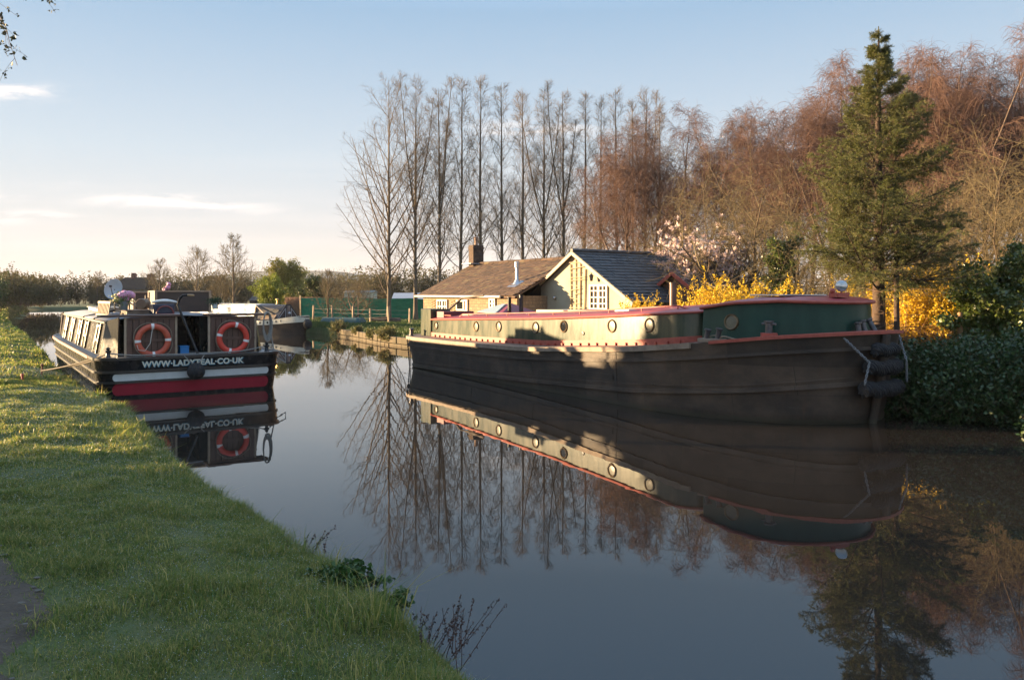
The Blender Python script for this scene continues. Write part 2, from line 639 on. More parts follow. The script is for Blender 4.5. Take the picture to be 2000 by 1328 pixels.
# ------------------------------------------------------------------ grass blades
def blades(N, xr, yr, hmin, hmax, w, seed, keep=None, tall=None, wide=-.76):
    r = np.random.default_rng(seed)
    x = r.uniform(*xr, N)
    y = r.uniform(*yr, N)
    yc = np.clip(y, -30, 160)
    d = XL(yc) - x                                   # distance inland, roughly
    ok = (d > -.02) & (x / y > wide)
    pe = path_edge(y)
    inp = (x < pe) & (x > pe - 1.7) & (y < 12)
    fade = np.clip((pe - x + .25 * (vnoise(x * 6, y * 6, 71) - .5)) / .5, 0, 1)
    ok &= ~(inp & (r.random(N) < fade ** 1.1))
    bare = fbm(x * 1.1 + 30, y * 1.1, 44)
    near = np.clip(1 - (x - pe) / .9, 0, 1)
    ok &= ~((bare + near * .2 > .70) & (r.random(N) < .3))
    if keep is not None:
        ok &= keep(x, y, r)
    x, y, d = x[ok], y[ok], d[ok]
    n = len(x)
    z = ground_z(x, y) - .01
    clump = fbm(x * 1.6, y * 1.6, 8)
    cl2 = vnoise(x * 5, y * 5, 17)
    h = (hmin + (hmax - hmin) * np.clip((clump - .3) * 2.2, 0, 1) ** 1.3) * (.55 + .6 * cl2) * r.uniform(.5, 1.25, n)
    edge = np.exp(-(d / .35) ** 2)
    h = h * (1 + 1.0 * edge)
    az = r.uniform(0, 2 * np.pi, n) + 3 * vnoise(x * 2.1, y * 2.1, 60)
    lean = r.uniform(.25, 1.0, n)
    dx, dy = np.cos(az), np.sin(az)
    ww = w * r.uniform(.6, 1.3, n) * (1 + (y - 4) * .09)
    a2 = az + r.uniform(-1, 1, n) + np.pi / 2
    sx, sy = np.cos(a2) * ww / 2, np.sin(a2) * ww / 2
    P = np.empty((n, 5, 3))
    hm = h * .55
    P[:, 0] = np.stack([x - sx, y - sy, z], -1)
    P[:, 1] = np.stack([x + sx, y + sy, z], -1)
    mx, my = x + dx * lean * hm * .45, y + dy * lean * hm * .45
    P[:, 2] = np.stack([mx + sx * .8, my + sy * .8, z + hm * (1 - .15 * lean)], -1)
    P[:, 3] = np.stack([mx - sx * .8, my - sy * .8, z + hm * (1 - .15 * lean)], -1)
    P[:, 4] = np.stack([x + dx * lean * h * 1.0, y + dy * lean * h * 1.0, z + h * (1 - .38 * lean)], -1)
    return P


def grass_obj(name, Ps, mat, label):
    P = np.concatenate(Ps)
    n = len(P)
    b = np.arange(n)[:, None] * 5
    o = np_mesh(name, P, b + np.array([0, 1, 2, 3]), b + np.array([3, 2, 4]), mat)
    tag(o, label, 'grass', kind='stuff')
    return o


GRASS = M('grass_blades', (.085, .165, .03), (.25, .27, .055), island=True, c2pos=.68, rough=.42, trans=.5, c3=(.55, .44, .15), spec=.5)
GD = 1.0
grass_obj('grass', [
    blades(int(430000 * GD), (-5.5, 1.2), (3.0, 8), .03, .10, .0042, 1),
    blades(int(330000 * GD), (-12, -1.5), (8, 18), .045, .15, .006, 2),
    blades(110000, (-11, -2.2), (1.5, 11), .03, .11, .007, 21, wide=-9),
    blades(int(160000 * GD), (-30, -8), (18, 42), .06, .16, .012, 3),
    blades(int(60000 * GD), (-75, -22), (42, 115), .1, .22, .03, 4),
    blades(50000, (-6, 1), (3.2, 11), .10, .21, .005, 16, keep=lambda x, y, r: np.clip((fbm(x * 1.9, y * 1.9, 91) - .54) * 7, 0, 1) > r.random(len(x))),
    blades(60000, (-12, -4), (10, 19), .10, .22, .007, 17, keep=lambda x, y, r: np.clip((fbm(x * 1.5, y * 1.5, 92) - .52) * 6, 0, 1) > r.random(len(x))),
    blades(9000, (-2.1, -.2), (4.2, 6.2), .12, .34, .007, 6, keep=lambda x, y, r: np.exp(-((x + .95) ** 2 + (y - 4.75) ** 2) / .06) > r.random(len(x))),
], GRASS, 'dewy tussocky grass on the towpath bank')


def far_grass():
    r = np.random.default_rng(77)
    N = 130000
    y = np.where(np.arange(N) < 90000, r.uniform(30, 75, N), r.uniform(8, 30, N))
    x = XR(np.clip(y, -30, 160)) + .1 + np.abs(r.normal(0, 9, N))
    z = ground_z(x, y)
    n = N
    h = r.uniform(.06, .2, n)
    a = r.uniform(0, 6.28, n)
    w = .03
    P = np.empty((n, 3, 3))
    P[:, 0] = np.stack([x - np.cos(a) * w, y - np.sin(a) * w, z - .02], -1)
    P[:, 1] = np.stack([x + np.cos(a) * w, y + np.sin(a) * w, z - .02], -1)
    P[:, 2] = np.stack([x + r.normal(0, .06, n), y + r.normal(0, .06, n), z + h], -1)
    o = np_mesh('lawn_grass', P, None, np.arange(n * 3).reshape(-1, 3), M('lawn', (.045, .09, .02), (.10, .14, .03), island=True, rough=.5, trans=.3))
    tag(o, 'mown green grass on the far bank beyond the stone edging', 'grass', kind='stuff')


far_grass()


def dew():
    r = np.random.default_rng(9)
    N = 150000
    x = r.uniform(-14, 1, N)
    y = 3.2 + 17 * r.random(N) ** .9
    ok = (XL(y) - x > 0) & ~((x < path_edge(y)) & (x > path_edge(y) - 1.7)) & (x / y > -.7)
    x, y = x[ok], y[ok]
    n = len(x)
    z = ground_z(x, y) + r.uniform(.03, .12, n)
    s = r.uniform(.0011, .0024, n) * (1 + (y - 4) * .06)
    o6 = np.array([[1, 0, 0], [-1, 0, 0], [0, 1, 0], [0, -1, 0], [0, 0, 1], [0, 0, -1]], float)
    P = np.stack([x, y, z], -1)[:, None, :] + o6[None] * s[:, None, None]
    t = np.array([[0, 2, 4], [2, 1, 4], [1, 3, 4], [3, 0, 4], [2, 0, 5], [1, 2, 5], [3, 1, 5], [0, 3, 5]])
    T = (np.arange(n)[:, None, None] * 6 + t[None]).reshape(-1, 3)
    o = np_mesh('dew', P, None, T, M('dew_drops', (.6, .66, .68), None, rough=.05, spec=1.0), smooth=True)
    tag(o, 'tiny bright dew drops beaded on the bank grass', 'dew', kind='stuff')


dew()

# ------------------------------------------------------------------ trees
def unit(a):
    return a / (np.linalg.norm(a, axis=-1, keepdims=True) + 1e-9)


def sprout(P, Rd, k, t0, t1, ang, ang_sd, length, up, wig, rr, K, r, tpow=1.0, flat=0.0, tip=.25, rmin=0.0, whorl=0):
    N, KP = P.shape[:2]
    u = (np.arange(k)[None, :] + r.random((N, k))) / k
    t = t0 + (t1 - t0) * u ** tpow
    if whorl:
        t = np.round(t * whorl) / whorl + r.normal(0, .004, t.shape)
    s = t * (KP - 1)
    i = np.clip(np.floor(s).astype(int), 0, KP - 2)
    f = (s - i)[..., None]
    n_ = np.arange(N)[:, None]
    a, b = P[n_, i], P[n_, i + 1]
    pos = a * (1 - f) + b * f
    tan = unit(b - a)
    rad = Rd[n_, i] * (1 - f[..., 0]) + Rd[n_, i + 1] * f[..., 0]
    plen = np.linalg.norm(np.diff(P, axis=1), axis=-1).sum(1)[:, None]
    az = (np.arange(k)[None, :] * 2.39996 + r.uniform(0, 6.28, (N, 1)) + r.normal(0, .5, (N, k)))
    ref = np.where(np.abs(tan[..., 2:3]) > .9, np.array([1.0, 0, 0]), np.array([0, 0, 1.0]))
    e1 = unit(np.cross(tan, ref))
    e2 = np.cross(tan, e1)
    perp = e1 * np.cos(az)[..., None] + e2 * np.sin(az)[..., None] * (1 - flat)
    perp = unit(perp)
    an = np.radians(r.normal(ang, ang_sd, (N, k)))[..., None]
    d = unit(tan * np.cos(an) + perp * np.sin(an))
    L = length(t, plen) * r.uniform(.7, 1.25, (N, k))
    d = d.reshape(-1, 3)
    L = np.maximum(L.reshape(-1), .02)
    pos = pos.reshape(-1, 3)
    n = len(L)
    out = np.empty((n, K, 3))
    out[:, 0] = pos
    st = (L / (K - 1))[:, None]
    upv = np.asarray(up(t.reshape(-1)) if callable(up) else np.full(n, up))
    for j in range(1, K):
        d = d + r.normal(0, wig, (n, 3))
        d[:, 2] += upv / (K - 1)
        d = unit(d)
        out[:, j] = out[:, j - 1] + d * st
    r0 = np.maximum(np.minimum(rad.reshape(-1) * .75, L * rr), rmin)
    R2 = r0[:, None] * np.linspace(1, tip, K)[None]
    return out, np.maximum(R2, rmin * .7)


def tubes(P, Rd, n):
    N, K = P.shape[:2]
    T = np.empty_like(P)
    T[:, 1:-1] = P[:, 2:] - P[:, :-2]
    T[:, 0], T[:, -1] = P[:, 1] - P[:, 0], P[:, -1] - P[:, -2]
    T = unit(T)
    mt = unit(P[:, -1] - P[:, 0])
    ref = np.where(np.abs(mt[:, 2:3]) > .8, np.array([1.0, .3, 0]), np.array([0, .2, 1.0]))[:, None, :]
    e1 = unit(np.cross(T, np.broadcast_to(ref, T.shape)))
    e2 = np.cross(T, e1)
    a = np.arange(n) * 2 * np.pi / n
    V = P[:, :, None, :] + Rd[:, :, None, None] * (e1[:, :, None, :] * np.cos(a)[None, None, :, None] + e2[:, :, None, :] * np.sin(a)[None, None, :, None])
    base = np.arange(N)[:, None, None] * (K * n)
    j = np.arange(K - 1)[None, :, None] * n
    q = np.arange(n)
    q2 = (q + 1) % n
    f = np.stack([q, q2, q2 + n, q + n], -1)[None, None]
    F_ = (base + j)[..., None] + f
    return V.reshape(-1, 3), F_.reshape(-1, 4)


def merge(parts):
    Vs, Fs, o = [], [], 0
    for V, F_ in parts:
        Vs.append(V)
        Fs.append(F_ + o)
        o += len(V)
    return np.concatenate(Vs), np.concatenate(Fs)


def trunk_line(H, r0, r, wig=.03, K=14, lean=(0, 0), tip=.12):
    z = np.linspace(-.3, H, K)
    x = np.cumsum(r.normal(0, wig * H / K, K)) + lean[0] * z
    y = np.cumsum(r.normal(0, wig * H / K, K)) + lean[1] * z
    x -= x[0]
    y -= y[0]
    P = np.stack([x, y, z], -1)[None]
    tz = np.linspace(0, 1, K)
    rad = r0 * (1 - tz) ** .8 + r0 * tip * tz
    rad = rad * (1 + .5 * np.exp(-tz * 18))
    return P, rad[None]


def leaves(C, s, r, asp=.5, droop=0.3, fold=.25, orient=None):
    """one folded diamond leaf (two triangles) at each centre"""
    n = len(C)
    s = s * r.uniform(.6, 1.3, n)
    d = unit(r.normal(0, 1, (n, 3)) + np.array([0, 0, -droop])) if orient is None else unit(orient + r.normal(0, .5, (n, 3)))
    e = unit(np.cross(d, r.normal(0, 1, (n, 3))))
    f = np.cross(d, e)
    P = np.empty((n, 4, 3))
    P[:, 0] = C
    P[:, 1] = C + d * (s * .5)[:, None] + e * (s * asp * .5)[:, None] + f * (s * fold * .3)[:, None]
    P[:, 2] = C + d * s[:, None]
    P[:, 3] = C + d * (s * .5)[:, None] - e * (s * asp * .5)[:, None] + f * (s * fold * .3)[:, None]
    b = np.arange(n)[:, None] * 4
    T = np.concatenate([b + np.array([0, 1, 2]), b + np.array([0, 2, 3])])
    return P.reshape(-1, 3), T


def along(P, k, r, t0=.2, t1=1.0, jit=.03):
    N, KP = P.shape[:2]
    t = r.uniform(t0, t1, (N, k)) * (KP - 1)
    i = np.clip(t.astype(int), 0, KP - 2)
    f = (t - i)[..., None]
    n_ = np.arange(N)[:, None]
    C = P[n_, i] * (1 - f) + P[n_, i + 1] * f
    D = unit(P[n_, i + 1] - P[n_, i])
    return C.reshape(-1, 3) + r.normal(0, jit, (N * k, 3)), D.reshape(-1, 3)


def tree_thing(name, loc, trunk, crown, trunk_mat, crown_mat, leaf=None, leaf_mat=None, leafname='leaves', rz=0):
    root = empty(name, loc, rz)
    V, Q_ = tubes(*trunk)if not isinstance(trunk, list) else merge([tubes(*t) for t in trunk])
    np_mesh('trunk', V, Q_, mat=trunk_mat, parent=root, smooth=True)
    V, Q_ = merge([tubes(*t) for t in crown])
    np_mesh('crown', V, Q_, mat=crown_mat, parent=root, smooth=True)
    if leaf is not None:
        np_mesh(leafname, leaf[0], None, leaf[1], mat=leaf_mat, parent=root)
    return root


BUDGREY = M('twig_buds', (.10, .065, .04), None, rough=.8)


def poplar_parts(seed, H=23, wide=1.0, t0=.16, fork=False):
    r = np.random.default_rng(seed)
    tr = trunk_line(H, .20, r, .014, 16, tip=.05)
    trunks = [tr]
    lead = [tr]
    if fork:
        f = sprout(*tr, 2, .38, .5, 16, 3, lambda t, p: p * (1 - t) * .95, 1.0, .02, .03, 12, r)
        lead.append(f)
        trunks.append((f[0], f[1], 6))
    l1 = []
    for q, (P, Rd) in enumerate(lead):
        nb = 48 if q == 0 else 18
        l1.append(sprout(P, Rd, nb, t0 if q == 0 else .15, .97, 38, 9, lambda t, p: np.minimum(p, 23) * .32 * wide * (1.02 - t) ** .75 * (.55 + .45 * np.clip((t - .1) * 6, 0, 1)), .55, .07, .0085, 8, r, tpow=1.25))
    P1 = np.concatenate([a[0] for a in l1])
    R1 = np.concatenate([a[1] for a in l1])
    P2, R2 = sprout(P1, R1, 8, .15, .97, 40, 9, lambda t, p: np.clip(p * .48 * (1.1 - t), .6, 3), .2, .09, .009, 6, r, rmin=.0095)
    P3, R3 = sprout(P2, R2, 7, .15, 1.0, 42, 12, lambda t, p: np.clip(p * .55, .4, 1.1), .12, .10, .012, 4, r, rmin=.0085)
    return [(*t, 8) if len(t) == 2 else t for t in trunks], [(P1, R1, 5), (P2, R2, 3), (P3, R3, 3)]


poplar_protos = []
for q, (sd, wide, t0, fork) in enumerate(((11, 1.5, .1, False), (12, 1.0, .2, True), (13, .85, .22, False), (14, .95, .2, True), (15, .8, .25, False))):
    tk, cr = poplar_parts(sd, 23, wide, t0, fork)
    poplar_protos.append(tree_thing('poplar_tree', (0, 0, 0), tk, cr, BARKGREY, TWIGGREY))

ORD = ['first', 'second', 'third', 'fourth', 'fifth', 'sixth', 'seventh', 'eighth', 'ninth', 'tenth', 'eleventh', 'twelfth', 'thirteenth', 'fourteenth', 'fifteenth', 'sixteenth']
POP = [(759, 157, 0, 62), (812, 152, 1, 62), (857, 172, 3, 62), (900, 148, 2, 62), (938, 148, 4, 62), (980, 162, 2, 62), (1021, 178, 4, 62.5), (1062, 180, 1, 63),
       (1099, 178, 3, 63), (1141, 178, 2, 63), (1173, 190, 4, 63), (1205, 172, 2, 63), (1236, 195, 4, 63.5), (1262, 175, 3, 63.5), (1291, 205, 2, 64)]
used = set()
for i, (px, py, k, Y) in enumerate(POP):
    if k in used:
        o = copy_tree(poplar_protos[k])
    else:
        o = poplar_protos[k]
        used.add(k)
    p = at(px, 577, Y)
    z0 = float(ground_z(p.x, Y))
    top = CAMZ - (py - HY) / F * Y
    s = (top - z0) / 23
    o.location = (p.x, Y, z0)
    o.scale = (s, s, s)
    o.rotation_euler = (0, 0, i * 1.9)
    if i == 0:
        lab = 'broad bare poplar spreading widest at the open left end of the row'
    elif i == 14:
        lab = 'last bare poplar of the row, at its right end among red birches'
    else:
        lab = '%s bare poplar from the left end of the tall row' % ORD[i]
    tag(o, lab, 'tree', 'bare poplars in a row behind the cottage')

BIRCHBARK = M('birch_bark', (.17, .12, .09), (.09, .06, .045), 3, .85, .3, 12, stretch=(1, 1, 2))
BIRCHTWIG = M('birch_twigs', (.10, .053, .038), (.145, .075, .052), 1.2, .8)
OLIVETWIG = M('olive_twigs', (.115, .085, .042), (.165, .125, .058), 1.5, .85)
BROWNBARK = M('brown_bark', (.13, .09, .06), (.08, .055, .035), 4, .9, .5, 14, stretch=(1, 1, .3))


def birch_parts(seed, H=12):
    r = np.random.default_rng(seed)
    tr = trunk_line(H * .93, .13, r, .10, 14, (r.normal(0, .05), 0), tip=.04)
    fk = sprout(*tr, 4, .2, .55, 28, 7, lambda t, p: p * (1 - t) * .9, .5, .08, .012, 10, r, tip=.1)
    P0 = [tr, fk]
    l1 = [sprout(P, Rd, nb, .3, .98, 46, 9, lambda t, p: np.clip(p * .34 * (1.15 - t), .7, 3.2), .35, .09, .010, 7, r) for (P, Rd), nb in zip(P0, (30, 15))]
    P1 = np.concatenate([a[0] for a in l1])
    R1 = np.concatenate([a[1] for a in l1])
    P2, R2 = sprout(P1, R1, 11, .25, 1.0, 42, 12, lambda t, p: np.clip(p * .55, .5, 1.5), -.35, .09, .008, 6, r, rmin=.006)
    P3, R3 = sprout(P2, R2, 8, .2, 1.0, 35, 12, lambda t, p: np.clip(p * .8, .4, 1.1), -1.5, .08, .006, 5, r, rmin=.0052)
    return [(*tr, 8), (*fk, 6)], [(P1, R1, 4), (P2, R2, 3), (P3, R3, 3)]


birch_protos = []
for sd in (31, 32, 33):
    tk, cr = birch_parts(sd)
    birch_protos.append(tree_thing('birch_tree', (0, 0, 0), tk, cr, BIRCHBARK, BIRCHTWIG))
BIR = [(1222, 222, 0, 46, 'thin red twigged birch standing in front of the right end poplars'),
       (1285, 262, 1, 47, 'leaning birch with forked dark trunk rising behind the slate roof end'),
       (1345, 205, 1, 45, 'upright red brown birch directly behind the pink magnolia'),
       (1405, 228, 0, 44, 'shorter birch filling the dip right of the magnolia'),
       (1478, 185, 2, 42, 'full red brown birch with rounded crown left of the spruce'),
       (1545, 190, 1, 40, 'dense birch close behind the left edge of the spruce'),
       (1622, 105, 0, 38, 'tall drooping birch whose top shows left of the spruce tip'),
       (1690, 120, 2, 39, 'birch mostly hidden behind the spruce trunk'),
       (1765, 85, 1, 37, 'tall birch just right of the spruce tip'),
       (1835, 78, 0, 35, 'birch with orange lit crown second from the spruce on its right'),
       (1890, 70, 2, 34, 'tallest narrow birch between the spruce and the photo edge'),
       (1950, 82, 1, 36, 'airy birch beside the last birch at the right edge'),
       (2010, 75, 0, 34, 'birch cut off by the right edge of the photo'),
       (1510, 245, 1, 47, 'low birch filling the gap between the two birches left of the spruce'),
       (1585, 165, 2, 45, 'birch peeping between the spruce edge and the tall drooping birch'),
       (1795, 150, 2, 42, 'dense shorter birch close behind the right side of the spruce'),
       (1865, 175, 0, 43, 'shorter russet birch below the narrow tallest birch'),
       (1925, 160, 1, 41, 'russet birch behind the hawthorn with yellow brown twigs'),
       (1980, 170, 2, 42, 'russet birch low at the right edge behind the hawthorns')]
used = set()
for i, (px, py, k, Y, lab) in enumerate(BIR):
    o = birch_protos[k] if k not in used else copy_tree(birch_protos[k])
    used.add(k)
    p = at(px, 577, Y)
    s = (CAMZ - (py - HY) / F * Y - .2) / 12
    o.location = (p.x, Y, .2)
    o.scale = (s * .95, s * .95, s)
    o.rotation_euler = (0, 0, i * 2.3 + (2.1 if i in (11, 12) else 0))
    tag(o, lab, 'tree', 'red twigged birches on the right bank')


def thicket_parts(seed, H=5, spread=1.0):
    """many-stemmed bare hawthorn or willow scrub"""
    r = np.random.default_rng(seed)
    base, rb = trunk_line(H * .5, .13, r, .15, 8)
    st = sprout(base, rb, 9, .1, 1.0, 50, 16, lambda t, p: H * .62 * np.ones_like(t), .35, .13, .02, 9, r)
    P1, R1 = sprout(*st, 9, .15, 1.0, 55, 15, lambda t, p: np.clip(p * .45, .4, 2.0) * spread, .0, .14, .014, 7, r)
    P2, R2 = sprout(P1, R1, 9, .1, 1.0, 52, 15, lambda t, p: np.clip(p * .5, .3, .9), -.15, .14, .010, 5, r, rmin=.0045)
    P3, R3 = sprout(P2, R2, 5, .1, 1.0, 50, 15, lambda t, p: np.clip(p * .5, .15, .45), -.1, .14, .01, 3, r, rmin=.0035)
    return [(base, rb, 8), (*st, 6)], [(P1, R1, 4), (P2, R2, 3), (P3, R3, 3)]


thick = []
for sd in (51, 52):
    tk, cr = thicket_parts(sd)
    thick.append(tree_thing('hawthorn_tree', (0, 0, 0), tk, cr, BROWNBARK, OLIVETWIG))
THK = [(1395, 345, 0, 33, 1.0, 'spreading bare hawthorn behind the magnolia blossom'),
       (1470, 330, 1, 30, 1.1, 'olive brown bare hawthorn over the left forsythia'),
       (1560, 370, 0, 28, 1.0, 'bare scrubby tree close beside the ivy clad stump'),
       (1840, 270, 1, 25, 1.0, 'tall tangled bare hawthorn right behind the spruce'),
       (1910, 300, 0, 24, 1.0, 'bare hawthorn with yellow brown twigs over the right forsythia'),
       (1985, 280, 1, 23, 1.0, 'bare hawthorn at the right edge above the ivy'),
       (1660, 440, 1, 24, 1.0, 'low bare scrub tree hidden behind the spruce skirt'),
       (1790, 400, 0, 22.5, 1.0, 'olive bare scrub tree beside the spruce skirt on its right'),
       (1880, 380, 1, 22, 1.1, 'dense olive bare hawthorn just behind the wooden post'),
       (1960, 370, 0, 21, 1.1, 'dense bare hawthorn standing over the ivy mound'),
       (1450, 425, 1, 32, 1.1, 'olive scrub tree rising behind the large forsythia'),
       (1180, 430, 0, 52, 1.2, 'faint low bare scrub between the poplar trunks behind the slate roof'),
       (690, 520, 1, 58, 1.2, 'bare scrub growing around the foot of the widest poplar')]
used = set()
for i, (px, py, k, Y, wd, lab) in enumerate(THK):
    o = thick[k] if k not in used else copy_tree(thick[k])
    used.add(k)
    p = at(px, 577, Y)
    s = (CAMZ - (py - HY) / F * Y - .3) / 5.2
    o.location = (p.x, Y, .3)
    o.scale = (s * wd, s * wd, s)
    o.rotation_euler = (0, 0, i * 2.1 + .4)
    tag(o, lab, 'tree', 'bare hawthorns')

# ---- spruce
NEEDLE = M('spruce_needles', (.06, .085, .015), (.14, .145, .03), island=True, rough=.5, trans=.25, c3=(.21, .18, .045))
SPRUCEBARK = M('spruce_bark', (.075, .045, .03), (.045, .03, .022), 6, .9, .6, 16)


def spruce(loc, H, W_, seed, name='spruce_tree'):
    r = np.random.default_rng(seed)
    tr = trunk_line(H, .17, r, .006, 16, tip=.05)
    prof = lambda t: W_ * np.interp(t, [.08, .16, .3, .5, .7, .85, .92, 1], [.86, 1.0, .92, .70, .50, .22, .09, .04])
    P1, R1 = sprout(*tr, 165, .27, .95, 78, 8, lambda t, p: prof(t), lambda t: .1 + .45 * t, .05, .012, 8, r, whorl=26, tpow=1.2)
    P2, R2 = sprout(P1, R1, 17, .2, 1.0, 46, 8, lambda t, p: np.clip(p * .36 * (1.25 - t), .12, .65), -.2, .05, .012, 5, r, flat=.75, rmin=.004)
    P3, R3 = sprout(P2, R2, 5, .2, 1.0, 42, 8, lambda t, p: np.clip(p * .5, .08, .3), -.25, .05, .012, 3, r, flat=.5, rmin=.003)
    Cs = []
    n2, d2 = along(P2, 44, r, .05, 1, .004)
    n3, d3 = along(P3, 20, r, .05, 1, .004)
    n1, d1 = along(P1[-25:], 30, r, .2, 1, .003)
    nt_, dt = along(tr[0][:, -3:], 16, r, .3, 1, .003)
    C = np.concatenate([n2, n3, n1, nt_])
    D = np.concatenate([d2, d3, d1, dt])
    kp = r.random(len(C)) < np.interp(C[:, 2] / H, [.3, .6, .85], [1, .9, .5])
    C, D = C[kp], D[kp]
    L = leaves(C, .048, r, asp=.15, orient=D * .55 + r.normal(0, .42, C.shape))
    return tree_thing(name, loc, [(*tr, 9)], [(P1, R1, 4), (P2, R2, 3), (P3, R3, 3)], SPRUCEBARK, SPRUCEBARK, L, NEEDLE, 'needles')


sp = at(1716, 577, 18.2)
o = spruce((sp.x, sp.y, .4), CAMZ - (52 - HY) / F * 18.2 - .4, 2.15, 71)
tag(o, 'tall dark green spruce with a bare leader behind the green barge bow', 'tree')
# second bare trunk beside it
r_ = np.random.default_rng(8)
tr = trunk_line(3.4, .075, r_, .02, 10, tip=.4)
st = sprout(*tr, 26, .1, 1, 85, 8, lambda t, p: .9 + 0 * t, -.05, .06, .01, 7, r_)
s2 = sprout(*st, 7, .2, 1, 45, 10, lambda t, p: .35 + 0 * t, -.1, .08, .01, 4, r_, flat=.6)
q = at(1755, 577, 17.4)
o = tree_thing('pine_tree', (q.x, q.y, .4), [(*tr, 8)], [(*st, 4), (*s2, 3)], SPRUCEBARK, M('dead_twigs', (.15, .09, .055), None, rough=.9))
tag(o, 'slim dead lower trunk with bare side twigs just right of the spruce trunk', 'tree')

# ---- leafy bushes
IVY = M('ivy_leaves', (.04, .07, .014), (.11, .14, .03), island=True, rough=.3, trans=.25, c3=(.24, .23, .08))
LAUREL = M('dark_shrub_leaves', (.018, .042, .012), (.04, .08, .02), island=True, rough=.4, trans=.15, c3=(.07, .11, .03))
STEMBROWN = M('dry_stems', (.19, .125, .065), (.28, .19, .1), island=True, rough=.85)
FORSY = M('forsythia_flowers', (.62, .40, .012), (.74, .52, .03), island=True, rough=.6, trans=.3)


def bush(name, loc, size, seed, nst, leafmat, leafsize, per=14, stemmat=None, leafname='leaves', up=.2, wigg=.1, asp=.6, t0=.3, arch=-.4, sub=6, jit=.05):
    r = np.random.default_rng(seed)
    base = np.zeros((nst, 2, 3))
    base[:, :, 0] = r.normal(0, .28, (nst, 1))
    base[:, :, 1] = r.normal(0, .28, (nst, 1))
    base[:, 0, 2], base[:, 1, 2] = -.1, .05
    Rb = np.full((nst, 2), .02)
    P1, R1 = sprout(base, Rb, 3, .5, 1, 42, 20, lambda t, p: 1.05 * np.ones_like(t), up, wigg, .012, 8, r)
    P2, R2 = sprout(P1, R1, sub, .2, 1, 40, 15, lambda t, p: .38 * np.ones_like(t), arch, .12, .012, 6, r)
    C, D = along(P2, per, r, t0, 1, jit)
    C1, D1 = along(P1, per // 2, r, .4, 1, jit)
    sc = np.array(size)
    L = leaves(np.concatenate([C, C1]) * sc, leafsize, r, asp=asp)
    root = empty(name, loc)
    V1 = merge([tubes(P1 * sc, R1, 4), tubes(P2 * sc, R2 * .7, 3)])
    np_mesh('stems', V1[0], V1[1], mat=stemmat or BROWNBARK, parent=root, smooth=True)
    np_mesh(leafname, L[0], None, L[1], mat=leafmat, parent=root)
    return root


# forsythias along the fence line
for i, (px, Y, sx, h, seed, nst, lab) in enumerate((
        (1400, 24.5, 1.15, 1.75, 1, 40, 'large yellow forsythia behind the chimney of the barge'),
        (1478, 24, .95, 1.65, 2, 34, 'bright yellow forsythia between the chimney and the spruce'),
        (1545, 23, .85, 1.6, 3, 26, 'sparser yellow forsythia at the left skirt of the spruce'),
        (1248, 26.5, .8, 1.25, 4, 15, 'straggly yellow forsythia in front of the cream gable'),
        (1800, 20.4, .95, 1.85, 5, 40, 'yellow forsythia right of the spruce trunk'),
        (1858, 20.6, .9, 1.95, 6, 36, 'yellow forsythia behind the wooden post'),
        (1690, 22.5, 1.0, 1.75, 7, 30, 'yellow forsythia glimpsed behind the spruce trunk'))):
    q = at(px, 577, Y)
    o = bush('forsythia_bush', (q.x, Y, .45 if Y < 25 else .6), (sx, sx, h * 1.0), 200 + seed, nst, FORSY, .055, 26, STEMBROWN, 'flowers', up=.55, arch=.3, asp=.75, t0=.15, jit=.02)
    tag(o, lab, 'bush', 'yellow forsythias')

# dark shrubs over the water at the bow
for i, (px, Y, sx, h, seed, lab) in enumerate((
        (1795, 15.0, .75, .95, 1, 'dark green shrub overhanging the water beside the barge bow'),
        (1880, 14.6, .85, 1.0, 2, 'dark shrub below the wooden post at the waterline'),
        (1965, 14.2, .95, 1.15, 3, 'dark leafy shrub at the right edge of the water'),
        (2050, 13.8, .95, 1.1, 4, 'dark shrub cut by the right edge beside the water'),
        (2170, 13.2, 1.0, 1.2, 6, 'dark shrub by the water just past the right edge'),
        (1830, 16.3, .7, .75, 5, 'low dark shrub behind the waterline at the bow tip'))):
    q = at(px, 577, Y)
    o = bush('waterside_shrub', (q.x, Y, .12), (sx, sx, h), 300 + seed, 46, LAUREL, .075, 26, BROWNBARK, arch=-.5, up=.15, asp=.62, t0=.1, jit=.06)
    tag(o, lab, 'bush', 'dark shrubs at the waterline')

# pale dry stems and brambles on the bank between
for i, (px, Y, sx, h, seed, lab) in enumerate((
        (1730, 19, 1.1, 1.0, 1, 'tangle of dry brown bramble stems beneath the spruce'),
        (1810, 18.3, 1.1, .95, 2, 'dry upright brown stems between the forsythia and the shrubs'),
        (1870, 18.6, .9, .8, 3, 'dry stems around the foot of the wooden post'),
        (1600, 21.5, 1.2, 1.3, 4, 'dry brown stems behind the fore cabin of the barge'),
        (1440, 23, 1.4, 1.2, 5, 'low dry stems under the big forsythia'))):
    q = at(px, 577, Y)
    o = bush('bramble_bush', (q.x, Y, .4), (sx, sx, h), 400 + seed, 60, M('dry_leaves_%d' % i if False else 'dry_leaves', (.2, .09, .03), (.3, .15, .05), island=True, rough=.8, trans=.2),
             .05, 3, STEMBROWN, 'dry_leaves', up=.7, arch=.1, sub=5)
    tag(o, lab, 'bush', 'dry bramble thickets')


